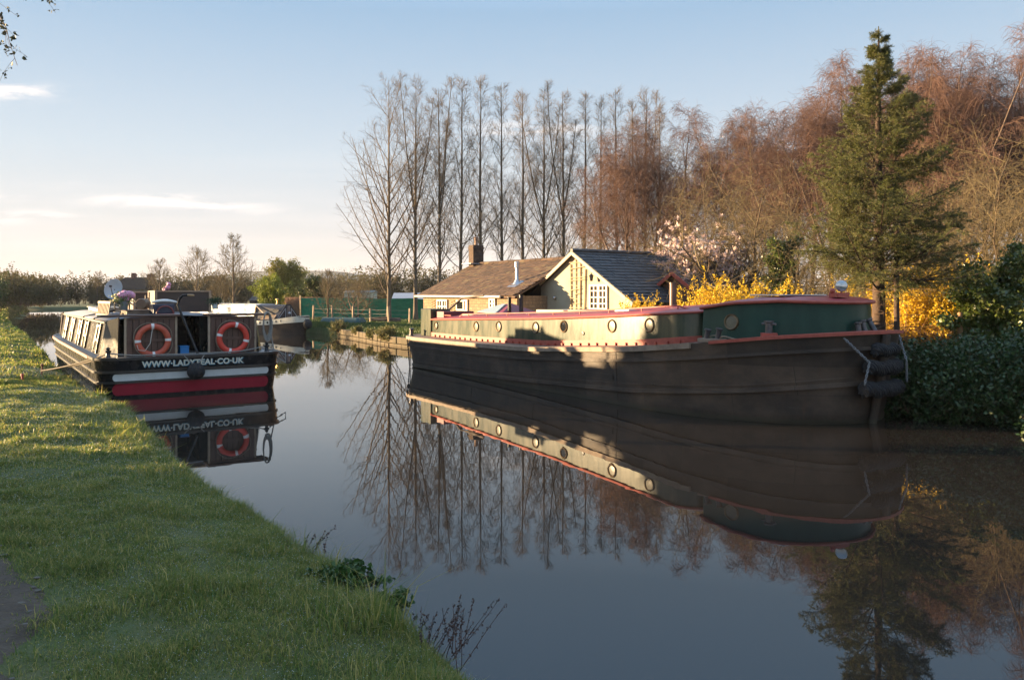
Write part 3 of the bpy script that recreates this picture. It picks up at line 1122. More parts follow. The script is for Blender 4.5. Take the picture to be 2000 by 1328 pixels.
# ivy covered things
def ivy_tree(loc, H, rad, seed, label, n=26000, ls=.085, bare=True, nm='ivy_clad_tree'):
    r = np.random.default_rng(seed)
    tr = trunk_line(H, .16, r, .05, 10, tip=.5)
    br = sprout(*tr, 22, .25, 1, 60, 15, lambda t, p: rad * 1.25 * np.ones_like(t), .3, .12, .02, 8, r)
    b2 = sprout(*br, 8, .3, 1.0, 45, 15, lambda t, p: rad * .5 * np.ones_like(t), -.1, .12, .012, 5, r)
    C, D = along(b2[0], n // (22 * 8), r, 0, .9, .07)
    C0, _ = along(br[0], n // (22 * 4), r, 0, .95, .10)
    C1, _ = along(tr[0], n // 6, r, .02, 1, .16)
    C = np.concatenate([C, C0, C1])
    L = leaves(C, ls, r, asp=.8)
    crown = [(*br, 5), (*b2, 3)]
    o = tree_thing(nm, loc, [(*tr, 8)], crown, BROWNBARK, OLIVETWIG, L, IVY, 'ivy')
    return tag(o, label, 'tree')


q = at(1945, 577, 19)
ivy_tree((q.x, q.y, .4), 1.9, .85, 1, 'tree smothered in glossy ivy at the right bank')
q = at(2010, 577, 18)
ivy_tree((q.x, q.y, .4), 2.2, .85, 2, 'taller ivy covered tree cut by the right edge')
q = at(1925, 577, 17.5)
ivy_tree((q.x, q.y, .35), 1.7, .7, 5, 'low ivy mound right beside the wooden post', 12000)
q = at(1532, 577, 27)
ivy_tree((q.x, q.y, .4), 3.6, .42, 3, 'ivy clad old stem left of the spruce', 9000, .09)


# magnolia
def magnolia():
    r = np.random.default_rng(4)
    q = at(1372, 577, 30)
    tr = trunk_line(1.6, .1, r, .06, 8, tip=.6)
    br = sprout(*tr, 16, .3, 1, 45, 14, lambda t, p: 1.7 * np.ones_like(t), .5, .1, .02, 8, r)
    b2 = sprout(*br, 8, .2, 1, 45, 12, lambda t, p: .65 * np.ones_like(t), .4, .12, .012, 5, r)
    b3 = sprout(*b2, 3, .3, 1, 40, 12, lambda t, p: .3 * np.ones_like(t), .5, .1, .012, 3, r)
    T = np.concatenate([b2[0][:, -1], b3[0][:, -1]])
    C = np.repeat(T, 9, 0) + r.normal(0, .018, (len(T) * 9, 3))
    L = leaves(C, .11, r, asp=.55, orient=np.array([0, 0, 1.0]) + r.normal(0, .6, C.shape))
    PINK = M('magnolia_petals', (.52, .38, .35), (.62, .50, .46), island=True, rough=.55, trans=.3)
    o = tree_thing('magnolia_tree', (q.x, q.y, .7), [(*tr, 8)], [(*br, 5), (*b2, 4), (*b3, 3)], BROWNBARK, BROWNBARK, L, PINK, 'blossom')
    o.scale = (1.35, 1.35, 1.3)
    tag(o, 'magnolia covered in pale pink blossom beside the slate roof', 'tree')


magnolia()

# ---- left and far trees
FARBARK = M('far_bark', (.15, .11, .08), (.1, .07, .05), 3, .9)
SPRING = M('spring_leaves', (.2, .19, .04), (.3, .27, .06), island=True, rough=.6, trans=.35)
HEDGEG = M('hedge_leaves', (.045, .07, .014), (.10, .12, .025), island=True, rough=.6, trans=.25, c3=(.12, .085, .035))
HEDGEB = M('brown_hedge_leaves', (.085, .075, .025), (.14, .11, .04), island=True, rough=.7, trans=.3, c3=(.11, .13, .035))


def hedge(name, p0, p1, h, dep, n, ls, mat, seed, label):
    r = np.random.default_rng(seed)
    p0, p1 = np.array(p0, float), np.array(p1, float)
    Lh = np.linalg.norm(p1 - p0)
    root = empty(name, (p0[0], p0[1], float(ground_z(p0[0], p0[1]))))
    ns = int(Lh * 5)
    t = r.random(ns)
    hh = h * (.72 + .5 * fbm(t * Lh * .35, t * 0, seed))
    base = np.zeros((ns, 2, 3))
    base[:, :, :2] = ((p1 - p0)[None] * t[:, None])[:, None, :] + r.normal(0, dep * .25, (ns, 1, 2))
    base[:, 1, 2] = .2
    P1, R1 = sprout(base, np.full((ns, 2), .05), 2, .5, 1, 18, 8, lambda t_, p: np.repeat(hh[:, None], 2, 1) * .98, .2, .08, .012, 8, r)
    P2, R2 = sprout(P1, R1, 9, .08, 1, 58, 15, lambda t_, p: dep * .5 * (1.2 - t_ * .7), .15, .12, .012, 6, r, rmin=.008)
    C, D = along(P2, max(1, n // len(P2)), r, .1, 1, .12)
    V1 = merge([tubes(P1, R1, 4), tubes(P2, R2, 3)])
    np_mesh('branches', V1[0], V1[1], mat=FARBARK, parent=root)
    Lf = leaves(C, ls, r, asp=.7)
    np_mesh('leaves', Lf[0], None, Lf[1], mat=mat, parent=root)
    tag(root, label, 'hedge')


hedge('hedge', (-37, 48), (-55, 82), 3.3, 2.6, 60000, .17, HEDGEG, 1, 'green hedge along the towpath at the far left edge')
hedge('hedge', (-61, 86), (-74, 124), 4.0, 3.0, 50000, .24, HEDGEB, 2, 'taller brown green hedge behind the satellite dish on the left')
hedge('hedge', (-104, 130), (-20, 142), 4.6, 4.0, 75000, .26, HEDGEB, 3, 'distant brown hedge across the bend of the canal')
hedge('hedge', (-22, 108), (22, 118), 5.2, 5, 50000, .26, HEDGEB, 4, 'dark brown thicket far behind the poplar trunks')
# off the left of the photograph: trees that throw the morning shade
hedge('hedge', (-14.2, -6), (-14.8, 10.2), 2.35, 1.5, 70000, .12, HEDGEG, 5, 'tall green hedge on the left of the towpath by the viewer')


def bare_far(px, top, Y, seed, label, H=9, wide=1.0, mat=None):
    r = np.random.default_rng(seed)
    tr = trunk_line(H * .95, .17, r, .03, 10)
    P1, R1 = sprout(*tr, 24, .16, .97, 45, 9, lambda t, p: H * .42 * wide * (1.08 - t) ** .8, .5, .07, .014, 8, r)
    P2, R2 = sprout(P1, R1, 8, .2, 1, 38, 10, lambda t, p: np.clip(p * .42, .3, 1.6), .3, .08, .012, 6, r, rmin=.016)
    P3, R3 = sprout(P2, R2, 7, .2, 1, 36, 10, lambda t, p: np.clip(p * .5, .3, .8), .1, .1, .012, 4, r, rmin=.015)
    p = at(px, 577, Y)
    z0 = float(ground_z(p.x, Y))
    o = tree_thing('bare_tree', (p.x, Y, z0), [(*tr, 7)], [(P1, R1, 4), (P2, R2, 3), (P3, R3, 3)], FARBARK, mat or OLIVETWIG)
    s = (CAMZ - (top - HY) / F * Y - z0) / (H * 1.02)
    o.scale = (s, s, s)
    return tag(o, label, 'tree')


bare_far(312, 503, 88, 1, 'small bare tree left of the two tall bare ones in the distance', wide=1.15)
bare_far(385, 483, 84, 2, 'bare many branched tree in the middle of the distant three', wide=1.3)
bare_far(458, 455, 80, 3, 'tallest bare distant tree, right of its two neighbours', wide=1.0)
bare_far(190, 528, 118, 6, 'thin bare treetop poking above the left hedge', wide=.9)
bare_far(640, 525, 54, 4, 'leaning bare tree with thick pale stem on the far bank lawn', wide=1.2)
bare_far(700, 545, 75, 5, 'low bare tree behind the green netting fence', wide=1.3)
bare_far(430, 540, 75, 9, 'low brown bare tree beneath the tallest distant one', wide=1.5, H=6)


def leafy_tree(px, top, Y, w, mat, seed, label, n=22000, ls=.16, lift=.2, name='leafy_tree', loc=None, H=None):
    r = np.random.default_rng(seed)
    p = at(px, 577, Y) if loc is None else Vector(loc)
    z0 = float(ground_z(p.x, p.y))
    H = H or CAMZ - (top - HY) / F * Y - z0
    tr = trunk_line(H * .8, .035 * H, r, .05, 10)
    P1, R1 = sprout(*tr, 26, lift, 1, 52, 12, lambda t, p_: w * (.55 + .5 * np.sin(np.pi * np.clip(t, 0, 1) ** .8)), .55, .1, .016, 8, r)
    P2, R2 = sprout(P1, R1, 9, .2, 1, 45, 14, lambda t, p_: np.clip(p_ * .42, .25, 2), .1, .12, .012, 6, r, rmin=.006)
    C, D = along(P2, max(1, n // len(P2)), r, .15, 1, .06 * w)
    L = leaves(C, ls, r, asp=.65)
    o = tree_thing(name, (p.x, p.y, z0), [(*tr, 8)], [(P1, R1, 4), (P2, R2, 3)], FARBARK, FARBARK, L, mat, 'leaves')
    return tag(o, label, 'tree')


leafy_tree(553, 512, 82, 2.4, SPRING, 1, 'round yellow green spring tree above the moored far boat', 16000, .16)
leafy_tree(528, 548, 66, 1.6, M('fresh_green_leaves', (.15, .19, .015), (.24, .27, .03), island=True, rough=.6, trans=.3), 2, 'low bright green bush tree just left of the far boat bow', 14000, .12, lift=.05)
leafy_tree(612, 548, 78, 1.7, HEDGEG, 3, 'dark evergreen tree between the spring tree and the poplars', 12000, .16, lift=.08)
leafy_tree(575, 530, 95, 2.2, SPRING, 4, 'paler willow behind the yellow green spring tree', 9000, .16)
# shade trees standing off the left of the view, beside the towpath
leafy_tree(0, 0, 0, 2.0, HEDGEG, 21, 'leafy tree with a clear trunk left of the towpath', 60000, .16, lift=.55, loc=(-17.4, 17.7, .5), H=5.6)
leafy_tree(0, 0, 0, 1.7, HEDGEG, 22, 'smaller leafy tree beside the clear trunked one on the towpath', 40000, .16, lift=.55, loc=(-18.4, 15.6, .5), H=5.2)

leafy_tree(0, 0, 0, 1.15, HEDGEG, 23, 'unseen flat headed tree added to shade the barge hull', 50000, .16, lift=.7, loc=(-17.6, 18.8, .5), H=2.8)  # added out of view, crown kept low and flat to shade the hull

# pinkish brown reed bed
def reeds(name, px0, px1, Y0, Y1, h, n, mat, seed, label, kind='stuff'):
    r = np.random.default_rng(seed)
    y = r.uniform(Y0, Y1, n)
    x = (r.uniform(px0, px1, n) - HX) / F * y
    z = ground_z(x, y) - .05
    hh = h * r.uniform(.6, 1.1, n)
    P = np.empty((n, 4, 3))
    for j in range(4):
        f = j / 3
        P[:, j] = np.stack([x + r.normal(0, .06, n) * j, y + r.normal(0, .06, n) * j, z + hh * f], -1)
    Rr = np.repeat(np.linspace(.018, .008, 4)[None], n, 0)
    V, Q_ = tubes(P, Rr, 3)
    o = np_mesh(name, V, Q_, mat=mat)
    tag(o, label, 'reeds', kind=kind)


reeds('reeds', 560, 650, 66, 76, 1.7, 9000, M('pink_reeds', (.30, .17, .11), (.38, .23, .14), island=True, rough=.8), 3, 'pinkish brown reeds behind the far boat bow')
reeds('bank_reeds', 18, 118, 58, 112, .75, 5000, M('rough_bank_grass', (.07, .07, .025), (.13, .12, .05), island=True, rough=.8), 6, 'rough dark grass fringing the far left water edge')
reeds('reeds', 690, 830, 70, 76, 1.0, 5000, M('brown_reeds', (.22, .13, .07), (.3, .2, .1), island=True, rough=.8), 4, 'brown dead stems behind the green netting')


# overhanging twigs at the top left: a budding tree beside the viewer
def overhang():
    r = np.random.default_rng(61)
    root = empty('budding_tree', (-6.45, 4.2, .6))
    tr = trunk_line(6.5, .16, r, .03, 12)
    br = sprout(*tr, 14, .45, 1, 60, 10, lambda t, p: 2.1 * np.ones_like(t), -.15, .09, .016, 10, r)
    # one bough reaches over the path into the view
    B = np.array([[0.1, 0, 4.3], [.7, .5, 4.9], [1.4, 1.1, 5.05], [1.9, 1.55, 4.85], [2.2, 1.8, 4.45], [2.33, 1.9, 4.05]])[None]
    RB = np.linspace(.035, .006, 6)[None]
    sb = sprout(B, RB, 14, .45, 1, 45, 14, lambda t, p: .55 * np.ones_like(t), -.7, .1, .01, 8, r, rmin=.003)
    s2 = sprout(*sb, 5, .15, 1, 40, 14, lambda t, p: .2 * np.ones_like(t), -.3, .1, .01, 5, r, rmin=.002)
    V, Q_ = tubes(tr[0], tr[1], 9)
    np_mesh('trunk', V, Q_, mat=BROWNBARK, parent=root, smooth=True)
    b3 = sprout(*br, 9, .2, 1, 45, 12, lambda t, p: .6 * np.ones_like(t), -.1, .1, .012, 6, r)
    V, Q_ = merge([tubes(*br, 5), tubes(*b3, 3), tubes(B, RB, 6), tubes(*sb, 4), tubes(*s2, 3)])
    np_mesh('crown', V, Q_, mat=BROWNBARK, parent=root, smooth=True)
    C, _ = along(s2[0], 4, r, .2, 1, .012)
    C0, _ = along(sb[0], 6, r, .2, 1, .012)
    C = np.concatenate([np.repeat(C, 3, 0), np.repeat(C0, 3, 0)])
    C = C + r.normal(0, .008, C.shape)
    C2, _ = along(b3[0], 10, r, .2, 1, .03)
    C = np.concatenate([C, C2])
    L = leaves(C, .034, r, asp=.6)
    np_mesh('leaves', L[0], None, L[1], mat=M('bud_leaves', (.03, .035, .012), (.06, .06, .02), island=True, rough=.6, trans=.15), parent=root)
    tag(root, 'twigs with opening buds hanging in at the top left', 'tree')


overhang()


# plants on the near bank edge
def bank_plants():
    r = np.random.default_rng(14)
    NETTLE = M('nettle_leaves', (.03, .075, .014), (.06, .12, .022), island=True, rough=.45, trans=.25)
    DOCK = M('dock_stems', (.085, .04, .028), (.05, .028, .022), 8, .85)
    for (px, py, s, seed, lab) in ((668, 1135, .19, 3, 'small leafy green plant on the near bank edge'),
                                   (735, 1150, .18, 5, 'second leafy plant on the near bank, nearer the dead dock')):
        Y = (CAMZ - .25) * F / (py - HY)
        q = at(px, py, Y)
        o = bush('nettle_plant', (q.x + .03, q.y, float(ground_z(q.x, q.y)) - .02), (s, s * .8, s * .8), 500 + seed, 12, NETTLE, .04, 12, DOCK, asp=.7, up=.3, sub=4, jit=.02, arch=.2)
        tag(o, lab, 'plant', 'leafy plants on the near bank')
    for (px, py, n, h, seed, lab) in ((592, 1075, 7, .2, 1, 'short dead dock spikes left of the leafy plants'),
                                      (775, 1165, 7, .24, 2, 'dead dock spikes right of the leafy plants'),
                                      (850, 1255, 18, .34, 3, 'largest clump of dead brown dock stems at the water edge'),
                                      (885, 1300, 3, .34, 4, 'lone arching dock stems lowest by the water')):
        Y = (CAMZ - .22) * F / (py - HY)
        q = at(px, py, Y)
        base = np.zeros((n, 2, 3))
        base[:, :, :2] = r.normal(0, .07, (n, 1, 2))
        base[:, 1, 2] = .05
        P, Rd = sprout(base, np.full((n, 2), .004), 1, .5, 1, 25, 12, lambda t, p: h * np.ones_like(t), .5, .05, .02, 8, r, rmin=.0022)
        P[:, :, 0] += np.linspace(0, .12, 8)[None] * (h / .34)
        C, _ = along(P, 26, r, .25, 1, .004)
        V, Q_ = tubes(P, Rd, 4)
        root = empty('dock_plant', (q.x, q.y, float(ground_z(q.x, q.y)) - .02))
        np_mesh('dock_stalks', V, Q_, mat=DOCK, parent=root)  # the bare dead stems of the dock
        L = leaves(C, .014, r, asp=.9)
        np_mesh('seed_sprays', L[0], None, L[1], mat=DOCK, parent=root)
        tag(root, lab, 'plant', 'dead dock stems on the near bank')


bank_plants()


# hills
def hills():
    xs_ = np.linspace(-1500, 1500, 220)
    ys_ = np.linspace(700, 1500, 40)
    X_, Y_ = np.meshgrid(xs_, ys_)
    u_ = HX + F * X_ / 1450
    prof = np.interp(u_, [-800, 0, 150, 300, 450, 520, 600, 680, 760, 860, 1000, 1400, 2600], [18, 14, 12, 10, 26, 46, 48, 45, 36, 30, 22, 20, 18])
    Z_ = prof * np.clip((Y_ - 700) / 650, 0, 1) ** 1.2 + 5 * (fbm(X_ * .03, Y_ * .03, 2) - .5) * np.clip((Y_ - 750) / 200, 0, 1) - 2
    idx = np.arange(X_.size).reshape(X_.shape)
    Q = np.stack([idx[:-1, :-1], idx[:-1, 1:], idx[1:, 1:], idx[1:, :-1]], -1).reshape(-1, 4)
    o = np_mesh('hills', np.stack([X_, Y_, Z_], -1), Q, mat=M('wooded_hill', (.045, .05, .035), (.085, .085, .05), .02, .95, .6, .12), smooth=True)
    tag(o, kind='structure')


hills()

# ------------------------------------------------------------------ boats
def plan(x0, x1, Wd, La, Lb, pa=2.0, pb=2.0, yf=0.0, ns=9, nm=14, nb=14, bf=0.0):
    side = []
    for i in range(ns + 1):
        a = math.pi / 2 * i / ns
        side.append((x0 + La * (1 - max(math.cos(a), 0) ** (2 / pa)), yf + (Wd - yf) * math.sin(a) ** (2 / pa)))
    for i in range(1, nm):
        side.append((x0 + La + (x1 - Lb - x0 - La) * i / nm, Wd))
    for i in range(nb + 1):
        a = math.pi / 2 * i / nb
        side.append((x1 - Lb + Lb * math.sin(a) ** (2 / pb), bf + (Wd - bf) * max(math.cos(a), 0) ** (2 / pb)))
    if yf == 0:
        side[0] = (x0, 0.004)
    if bf == 0:
        side[-1] = (x1, 0.004)
    return side + [(x, -y) for x, y in reversed(side)]


def ring(pl, z):
    return [(x, y, z(x) if callable(z) else z) for x, y in pl]


def offs(pl, d):
    """move a closed plan outward by d"""
    n = len(pl)
    out = []
    area = sum(pl[i][0] * pl[(i + 1) % n][1] - pl[(i + 1) % n][0] * pl[i][1] for i in range(n))
    sg = 1 if area > 0 else -1
    for i in range(n):
        a, b = Vector((*pl[i - 1], 0)), Vector((*pl[(i + 1) % n], 0))
        t = (b - a).normalized()
        out.append((pl[i][0] + sg * t.y * d, pl[i][1] - sg * t.x * d))
    return out


def interp(*pts):
    xs_, zs_ = zip(*pts)
    return lambda x: float(np.interp(x, xs_, zs_))


def band(pl, z0, z1, d0, d1):
    """closed band of thickness d1-d0 standing off a plan between heights z0 and z1"""
    a, b = offs(pl, d0), offs(pl, d1)
    m = MB()
    m.loft([ring(a, z0), ring(b, z0), ring(b, z1), ring(a, z1), ring(a, z0)])
    return m


def frame_mat(loc, ang):
    return Matrix.Translation(loc) @ Matrix.Rotation(ang, 4, 'Z')


# ============ the big barge on the right
BO = Vector((-1.9, 27.45, 0))
BA = math.atan2(-.846, .532)
BM = frame_mat(BO, BA)


def bu(px, v):
    k = (px - HX) / F
    return (k * (BO.y + .532 * v) - BO.x - .846 * v) / (.532 + .846 * k)


def bp(px, py, v):
    u = bu(px, v)
    Y = BO.y - .846 * u + .532 * v
    return Vector((u, v, CAMZ - (py - HY) / F * Y))


sheer = interp((-1, .98), (0, .96), (4, .95), (8, 1.0), (11.9, 1.22), (14, 1.43), (15, 1.55), (16.2, 1.66))


def paint_weather(name, green, pale, edge):
    """sun-bleached gloss paint with vertical run marks"""
    m = M(name, green, pale, 3.0, .24, .04, 30, stretch=(1.6, 1.6, .3), lo=.38, hi=.62, rvar=.06, detail=10)
    return m


HULL = M('tarred_hull', (.036, .026, .0195), (.085, .059, .041), 1.6, .62, .35, 9, stretch=(1, 1, 1.3), c3=(.08, .058, .042), detail=10, lo=.4, hi=.68)
def hull_mat():
    m_ = HULL0
    nt = m_.node_tree
    p_ = nt.nodes['Principled BSDF']
    old = p_.inputs['Base Color'].links[0].from_socket
    tc = nd(nt, 'ShaderNodeTexCoord')
    sep = nd(nt, 'ShaderNodeSeparateXYZ')
    lk(nt, tc.outputs['Object'], sep.inputs[0])
    cb = nd(nt, 'ShaderNodeCombineXYZ')
    lk(nt, sep.outputs[0], cb.inputs[0])
    lk(nt, sep.outputs[2], cb.inputs[1])
    bk = nd(nt, 'ShaderNodeTexBrick', i_Scale=1.0)
    bk.inputs['Color1'].default_value = (.6, .6, .6, 1)
    bk.inputs['Color2'].default_value = (1.5, 1.42, 1.35, 1)
    bk.inputs['Mortar'].default_value = (.5, .5, .5, 1)
    bk.inputs['Mortar Size'].default_value = .006
    bk.inputs['Brick Width'].default_value = 1.9
    bk.inputs['Row Height'].default_value = .52
    lk(nt, cb.outputs[0], bk.inputs['Vector'])
    mx = nd(nt, 'ShaderNodeMixRGB', blend_type='MULTIPLY', i_0=.8)
    lk(nt, old, mx.inputs[1])
    lk(nt, bk.outputs[0], mx.inputs[2])
    # rust runs and rubbed paint
    mp = nd(nt, 'ShaderNodeMapping')
    mp.inputs['Scale'].default_value = (5, 5, .55)
    lk(nt, tc.outputs['Object'], mp.inputs[0])
    n1 = nd(nt, 'ShaderNodeTexNoise', i_Scale=1.6, i_Detail=8.0, i_Roughness=.7)
    lk(nt, mp.outputs[0], n1.inputs['Vector'])
    r1 = nd(nt, 'ShaderNodeMapRange', i_1=.54, i_2=.74)
    lk(nt, n1.outputs[0], r1.inputs[0])
    m2 = nd(nt, 'ShaderNodeMixRGB')
    m2.inputs[2].default_value = (.085, .042, .024, 1)
    lk(nt, math_node(nt, 'MULTIPLY', r1.outputs[0], .65), m2.inputs[0])
    lk(nt, mx.outputs[0], m2.inputs[1])
    n2 = nd(nt, 'ShaderNodeTexNoise', i_Scale=2.6, i_Detail=10.0, i_Roughness=.75)
    mp2 = nd(nt, 'ShaderNodeMapping')
    mp2.inputs['Scale'].default_value = (.5, .5, 2.4)
    lk(nt, tc.outputs['Object'], mp2.inputs[0])
    lk(nt, mp2.outputs[0], n2.inputs['Vector'])
    r2 = nd(nt, 'ShaderNodeMapRange', i_1=.62, i_2=.7)
    lk(nt, n2.outputs[0], r2.inputs[0])
    m3 = nd(nt, 'ShaderNodeMixRGB')
    m3.inputs[2].default_value = (.13, .115, .095, 1)
    lk(nt, math_node(nt, 'MULTIPLY', r2.outputs[0], .5), m3.inputs[0])
    lk(nt, m2.outputs[0], m3.inputs[1])
    # scum line just above the water
    wl_ = nd(nt, 'ShaderNodeMapRange', i_1=.09, i_2=.02)
    lk(nt, math_node(nt, 'ADD', sep.outputs[2], math_node(nt, 'MULTIPLY', n1.outputs[0], -.05)), wl_.inputs[0])
    m4 = nd(nt, 'ShaderNodeMixRGB')
    m4.inputs[2].default_value = (.06, .055, .035, 1)
    lk(nt, math_node(nt, 'MULTIPLY', wl_.outputs[0], .7), m4.inputs[0])
    lk(nt, m3.outputs[0], m4.inputs[1])
    lk(nt, m4.outputs[0], p_.inputs['Base Color'])
    # dents of the old plating
    n3 = nd(nt, 'ShaderNodeTexNoise', i_Scale=1.3, i_Detail=2.0)
    lk(nt, tc.outputs['Object'], n3.inputs['Vector'])
    hgt = math_node(nt, 'ADD', math_node(nt, 'MULTIPLY', bk.outputs['Fac'], -.6), math_node(nt, 'MULTIPLY', n3.outputs[0], 2.5))
    hgt = math_node(nt, 'ADD', hgt, math_node(nt, 'MULTIPLY', n2.outputs[0], .5))
    bp_ = nd(nt, 'ShaderNodeBump', i_Strength=.55, i_Distance=.03)
    lk(nt, hgt, bp_.inputs['Height'])
    lk(nt, bp_.outputs[0], p_.inputs['Normal'])
    return m_


HULL0 = HULL
HULL = hull_mat()
GREENP = paint_weather('faded_green_paint', (.024, .042, .027), (.078, .078, .046), 0)
GREEND = M('deep_green_paint', (.014, .045, .034), (.02, .06, .045), 4, .35, .05, 6, stretch=(1, 1, .4), spec=.2)
DECK = M('deck_boards', (.16, .10, .075), (.22, .15, .11), 5, .7, .2, 16, stretch=(.3, 1, 1))
ROOFRED = M('roof_red_paint', (.30, .04, .05), (.36, .07, .07), 4, .35, .08, 14)
GUNW = M('worn_gunwale_timber', (.20, .14, .10), (.32, .24, .17), 4, .7, .3, 18, c3=(.12, .08, .06))
FADEDCREAM = M('porthole_curtain', (.13, .12, .08), (.09, .085, .06), 8, .35)

barge = empty('barge', BO, BA)
tag(barge, 'big old wide barge with black hull, long faded green cabin and red roof', 'barge')
P_b = plan(.5, 15.0, 2.2, 1.7, 3.4, 2.2, 2.0)
P_w = plan(0, 15.72, 2.36, 1.8, 3.7, 2.2, 2.0)
P_g = plan(-.35, 16.0, 2.42, 1.9, 3.75, 2.3, 2.1)
m = MB()
rings = [ring(P_b, -.55)]
for k in range(9):
    f = k / 8
    pl = [(a[0] + (b[0] - a[0]) * f ** 1.2, a[1] + (b[1] - a[1]) * f ** .8) for a, b in zip(P_w, P_g)]
    rings.append([(x, y, f * sheer(x)) for x, y in pl])
m.loft(rings, cap0=True)
m.build('hull', HULL, barge, smooth=True, ang=50)


def hull_plan(zf):
    """hull outline where the side stands at height zf(x)"""
    out = []
    for a, b in zip(P_w, P_g):
        f = min(1, max(0, zf(a[0]) / sheer(a[0])))
        out.append((a[0] + (b[0] - a[0]) * f ** 1.2, a[1] + (b[1] - a[1]) * f ** .8))
    return out


stz = interp((-1, .03), (0, .05), (5, .11), (8, .19), (11.9, .34), (14.4, .56), (16, .76))
band(hull_plan(stz), lambda x: stz(x) - .04, lambda x: stz(x) + .04, -.02, .04).build('rubbing_strake', HULL, barge, smooth=True)
st2 = interp((-1, .16), (8, .30), (11.9, .47), (14.4, .66), (16, .88))
band(hull_plan(st2), lambda x: st2(x) - .012, lambda x: st2(x) + .012, -.02, .012).build('plate_seam', HULL, barge, smooth=True)
m = MB()
for i in range(150):   # rivets along the plate seam, near side and far side
    x = 1.5 + i * .075
    for sgn in (-1, 1):
        f = (stz(x) + .13) / sheer(x)
        yy = sgn * (2.36 + .06 * f ** .8 + .004)
        m.ball((x, yy, stz(x) + .13), .017, 6, 4, (1, .5, 1))
    if i % 3 == 0:
        for zz in (.42, .62, .8):
            for sgn in (-1, 1):
                if (i // 3) % 6 == 0:
                    m.ball((x, sgn * (2.36 + .06 * (zz / sheer(x)) ** .8 + .004), zz * sheer(x)), .017, 6, 4, (1, .5, 1))
tag(m.build('rivets', HULL, barge, smooth=True), kind='stuff')
# plate doublers: slightly proud riveted plates on the near side
for u0, u1, z0, z1 in ((9.9, 11.4, .50, .62), (11.45, 11.52, .1, 1.1), (1.2, 1.24, .02, .92), (5.2, 5.24, .2, .9), (8.3, 8.34, .3, .95)):
    f0, f1 = z0 / 1.0, z1 / 1.0
    for sgn in (-1, 1):
        m = MB()
        y0 = 2.36 + .06 * min(1, f0) ** .8
        y1 = 2.36 + .06 * min(1, f1) ** .8
        a = [(u0, sgn * y0, z0), (u1, sgn * y0, z0), (u1, sgn * y1, z1), (u0, sgn * y1, z1)]
        b = [(x, y + sgn * .008, z) for x, y, z in a]
        m.add(a + b, [(0, 1, 2, 3), (4, 5, 6, 7), (0, 1, 5, 4), (1, 2, 6, 5), (2, 3, 7, 6), (3, 0, 4, 7)])
        m.build('doubling_plate', HULL, barge)
# gunwale: timber aft, red forward
fore_u = 13.9
gz0, gz1 = (lambda x: sheer(x) - .085), (lambda x: sheer(x) + .02)


def part_band(sel, z0, z1, d0, d1):
    a, b = offs(P_g, d0), offs(P_g, d1)
    n = len(P_g)
    ids = [i for i in range(n) if sel(P_g[i][0])]
    m_ = MB()
    if ids[0] == 0 and ids[-1] == n - 1:   # wraps round the stern
        cut = next(i for i in range(len(ids) - 1) if ids[i + 1] != ids[i] + 1) + 1
        ids = ids[cut:] + ids[:cut]
    rs = []
    for i in ids:
        x = P_g[i][0]
        rs.append([(*a[i], z0(x)), (*b[i], z0(x)), (*b[i], z1(x)), (*a[i], z1(x))])
    m_.loft(rs, closed=True, cap0=True, cap1=True)
    return m_


part_band(lambda x: x < fore_u, gz0, gz1, -.12, .05).build('gunwale', GUNW, barge, smooth=True)
part_band(lambda x: x > fore_u - .25, lambda x: gz0(x) + .06, lambda x: gz1(x) + .012, -.15, .058).build('bow_rail', RUSTRED, barge, smooth=True)
band(offs(P_g, 0), lambda x: sheer(x) - .30, lambda x: sheer(x) - .24, -.05, .022).build('upper_strake', HULL, barge, smooth=True)
dk = MB()
ins = [(x * .93 + .5, y * .55) for x, y in P_g]
dk.loft([ring(offs(P_g, -.1), lambda x: sheer(x) + .005), ring(ins, lambda x: sheer(x) + .06)], cap1=True)
dk.build('deck', DECK, barge, smooth=True)

# main cabin
topz = interp((0, 1.50), (1.6, 1.53), (8, 1.72), (10.5, 1.83), (12.64, 1.95), (14, 2.02))
basz = lambda x: sheer(x) + .03
P_c = plan(1.52, 13.25, 1.80, .12, .75, 2.0, 2.2, yf=1.68, bf=.55)
P_ct = plan(1.52, 13.23, 1.79, .12, .75, 2.0, 2.2, yf=1.67, bf=.53)
sel_side = MB()
midz = lambda x: basz(x) + .13
sel_side.loft([ring(P_c, midz)] + [[(a[0] + (b[0] - a[0]) * f, a[1] + (b[1] - a[1]) * f, midz(a[0]) + (topz(a[0]) - midz(a[0])) * f) for a, b in zip(P_c, P_ct)] for f in (.33, .66, 1)])
sel_side.build('cabin_side', GREENP, barge, smooth=True, ang=50)
band(P_c, lambda x: basz(x) - .05, midz, -.03, .035).build('coaming', RUSTRED, barge, smooth=True)
for i in range(34):
    x = 1.9 + i * .33
    for sgn in (-1, 1):
        m = MB()
        m.box((x + .02 * math.sin(i * 5), sgn * 1.85, basz(x) + .035), (.05, .05, .06))
        m.build('coaming_bracket', RUSTRED, barge)
# roof with camber
edge = offs(P_ct, .045)
rf = MB()
rr_ = [ring(offs(P_ct, .02), lambda x: topz(x) - .03), ring(edge, lambda x: topz(x) - .03), ring(edge, lambda x: topz(x) + .012)]
for s_, dz in ((.93, .05), (.75, .10), (.5, .14), (.2, .165)):
    rr_.append([(x + (6.5 - x) * (1 - s_) * .06, y * s_, topz(x) + dz) for x, y in edge])
rf.loft(rr_, cap1=True)
rf.build('roof', ROOFRED, barge, smooth=True, ang=60)
m = MB()
m.tube([(x, y, topz(x) - .005) for x, y in offs(P_ct, .05)], .026, 8, True)
m.build('roof_bead', RUSTRED, barge, smooth=True)
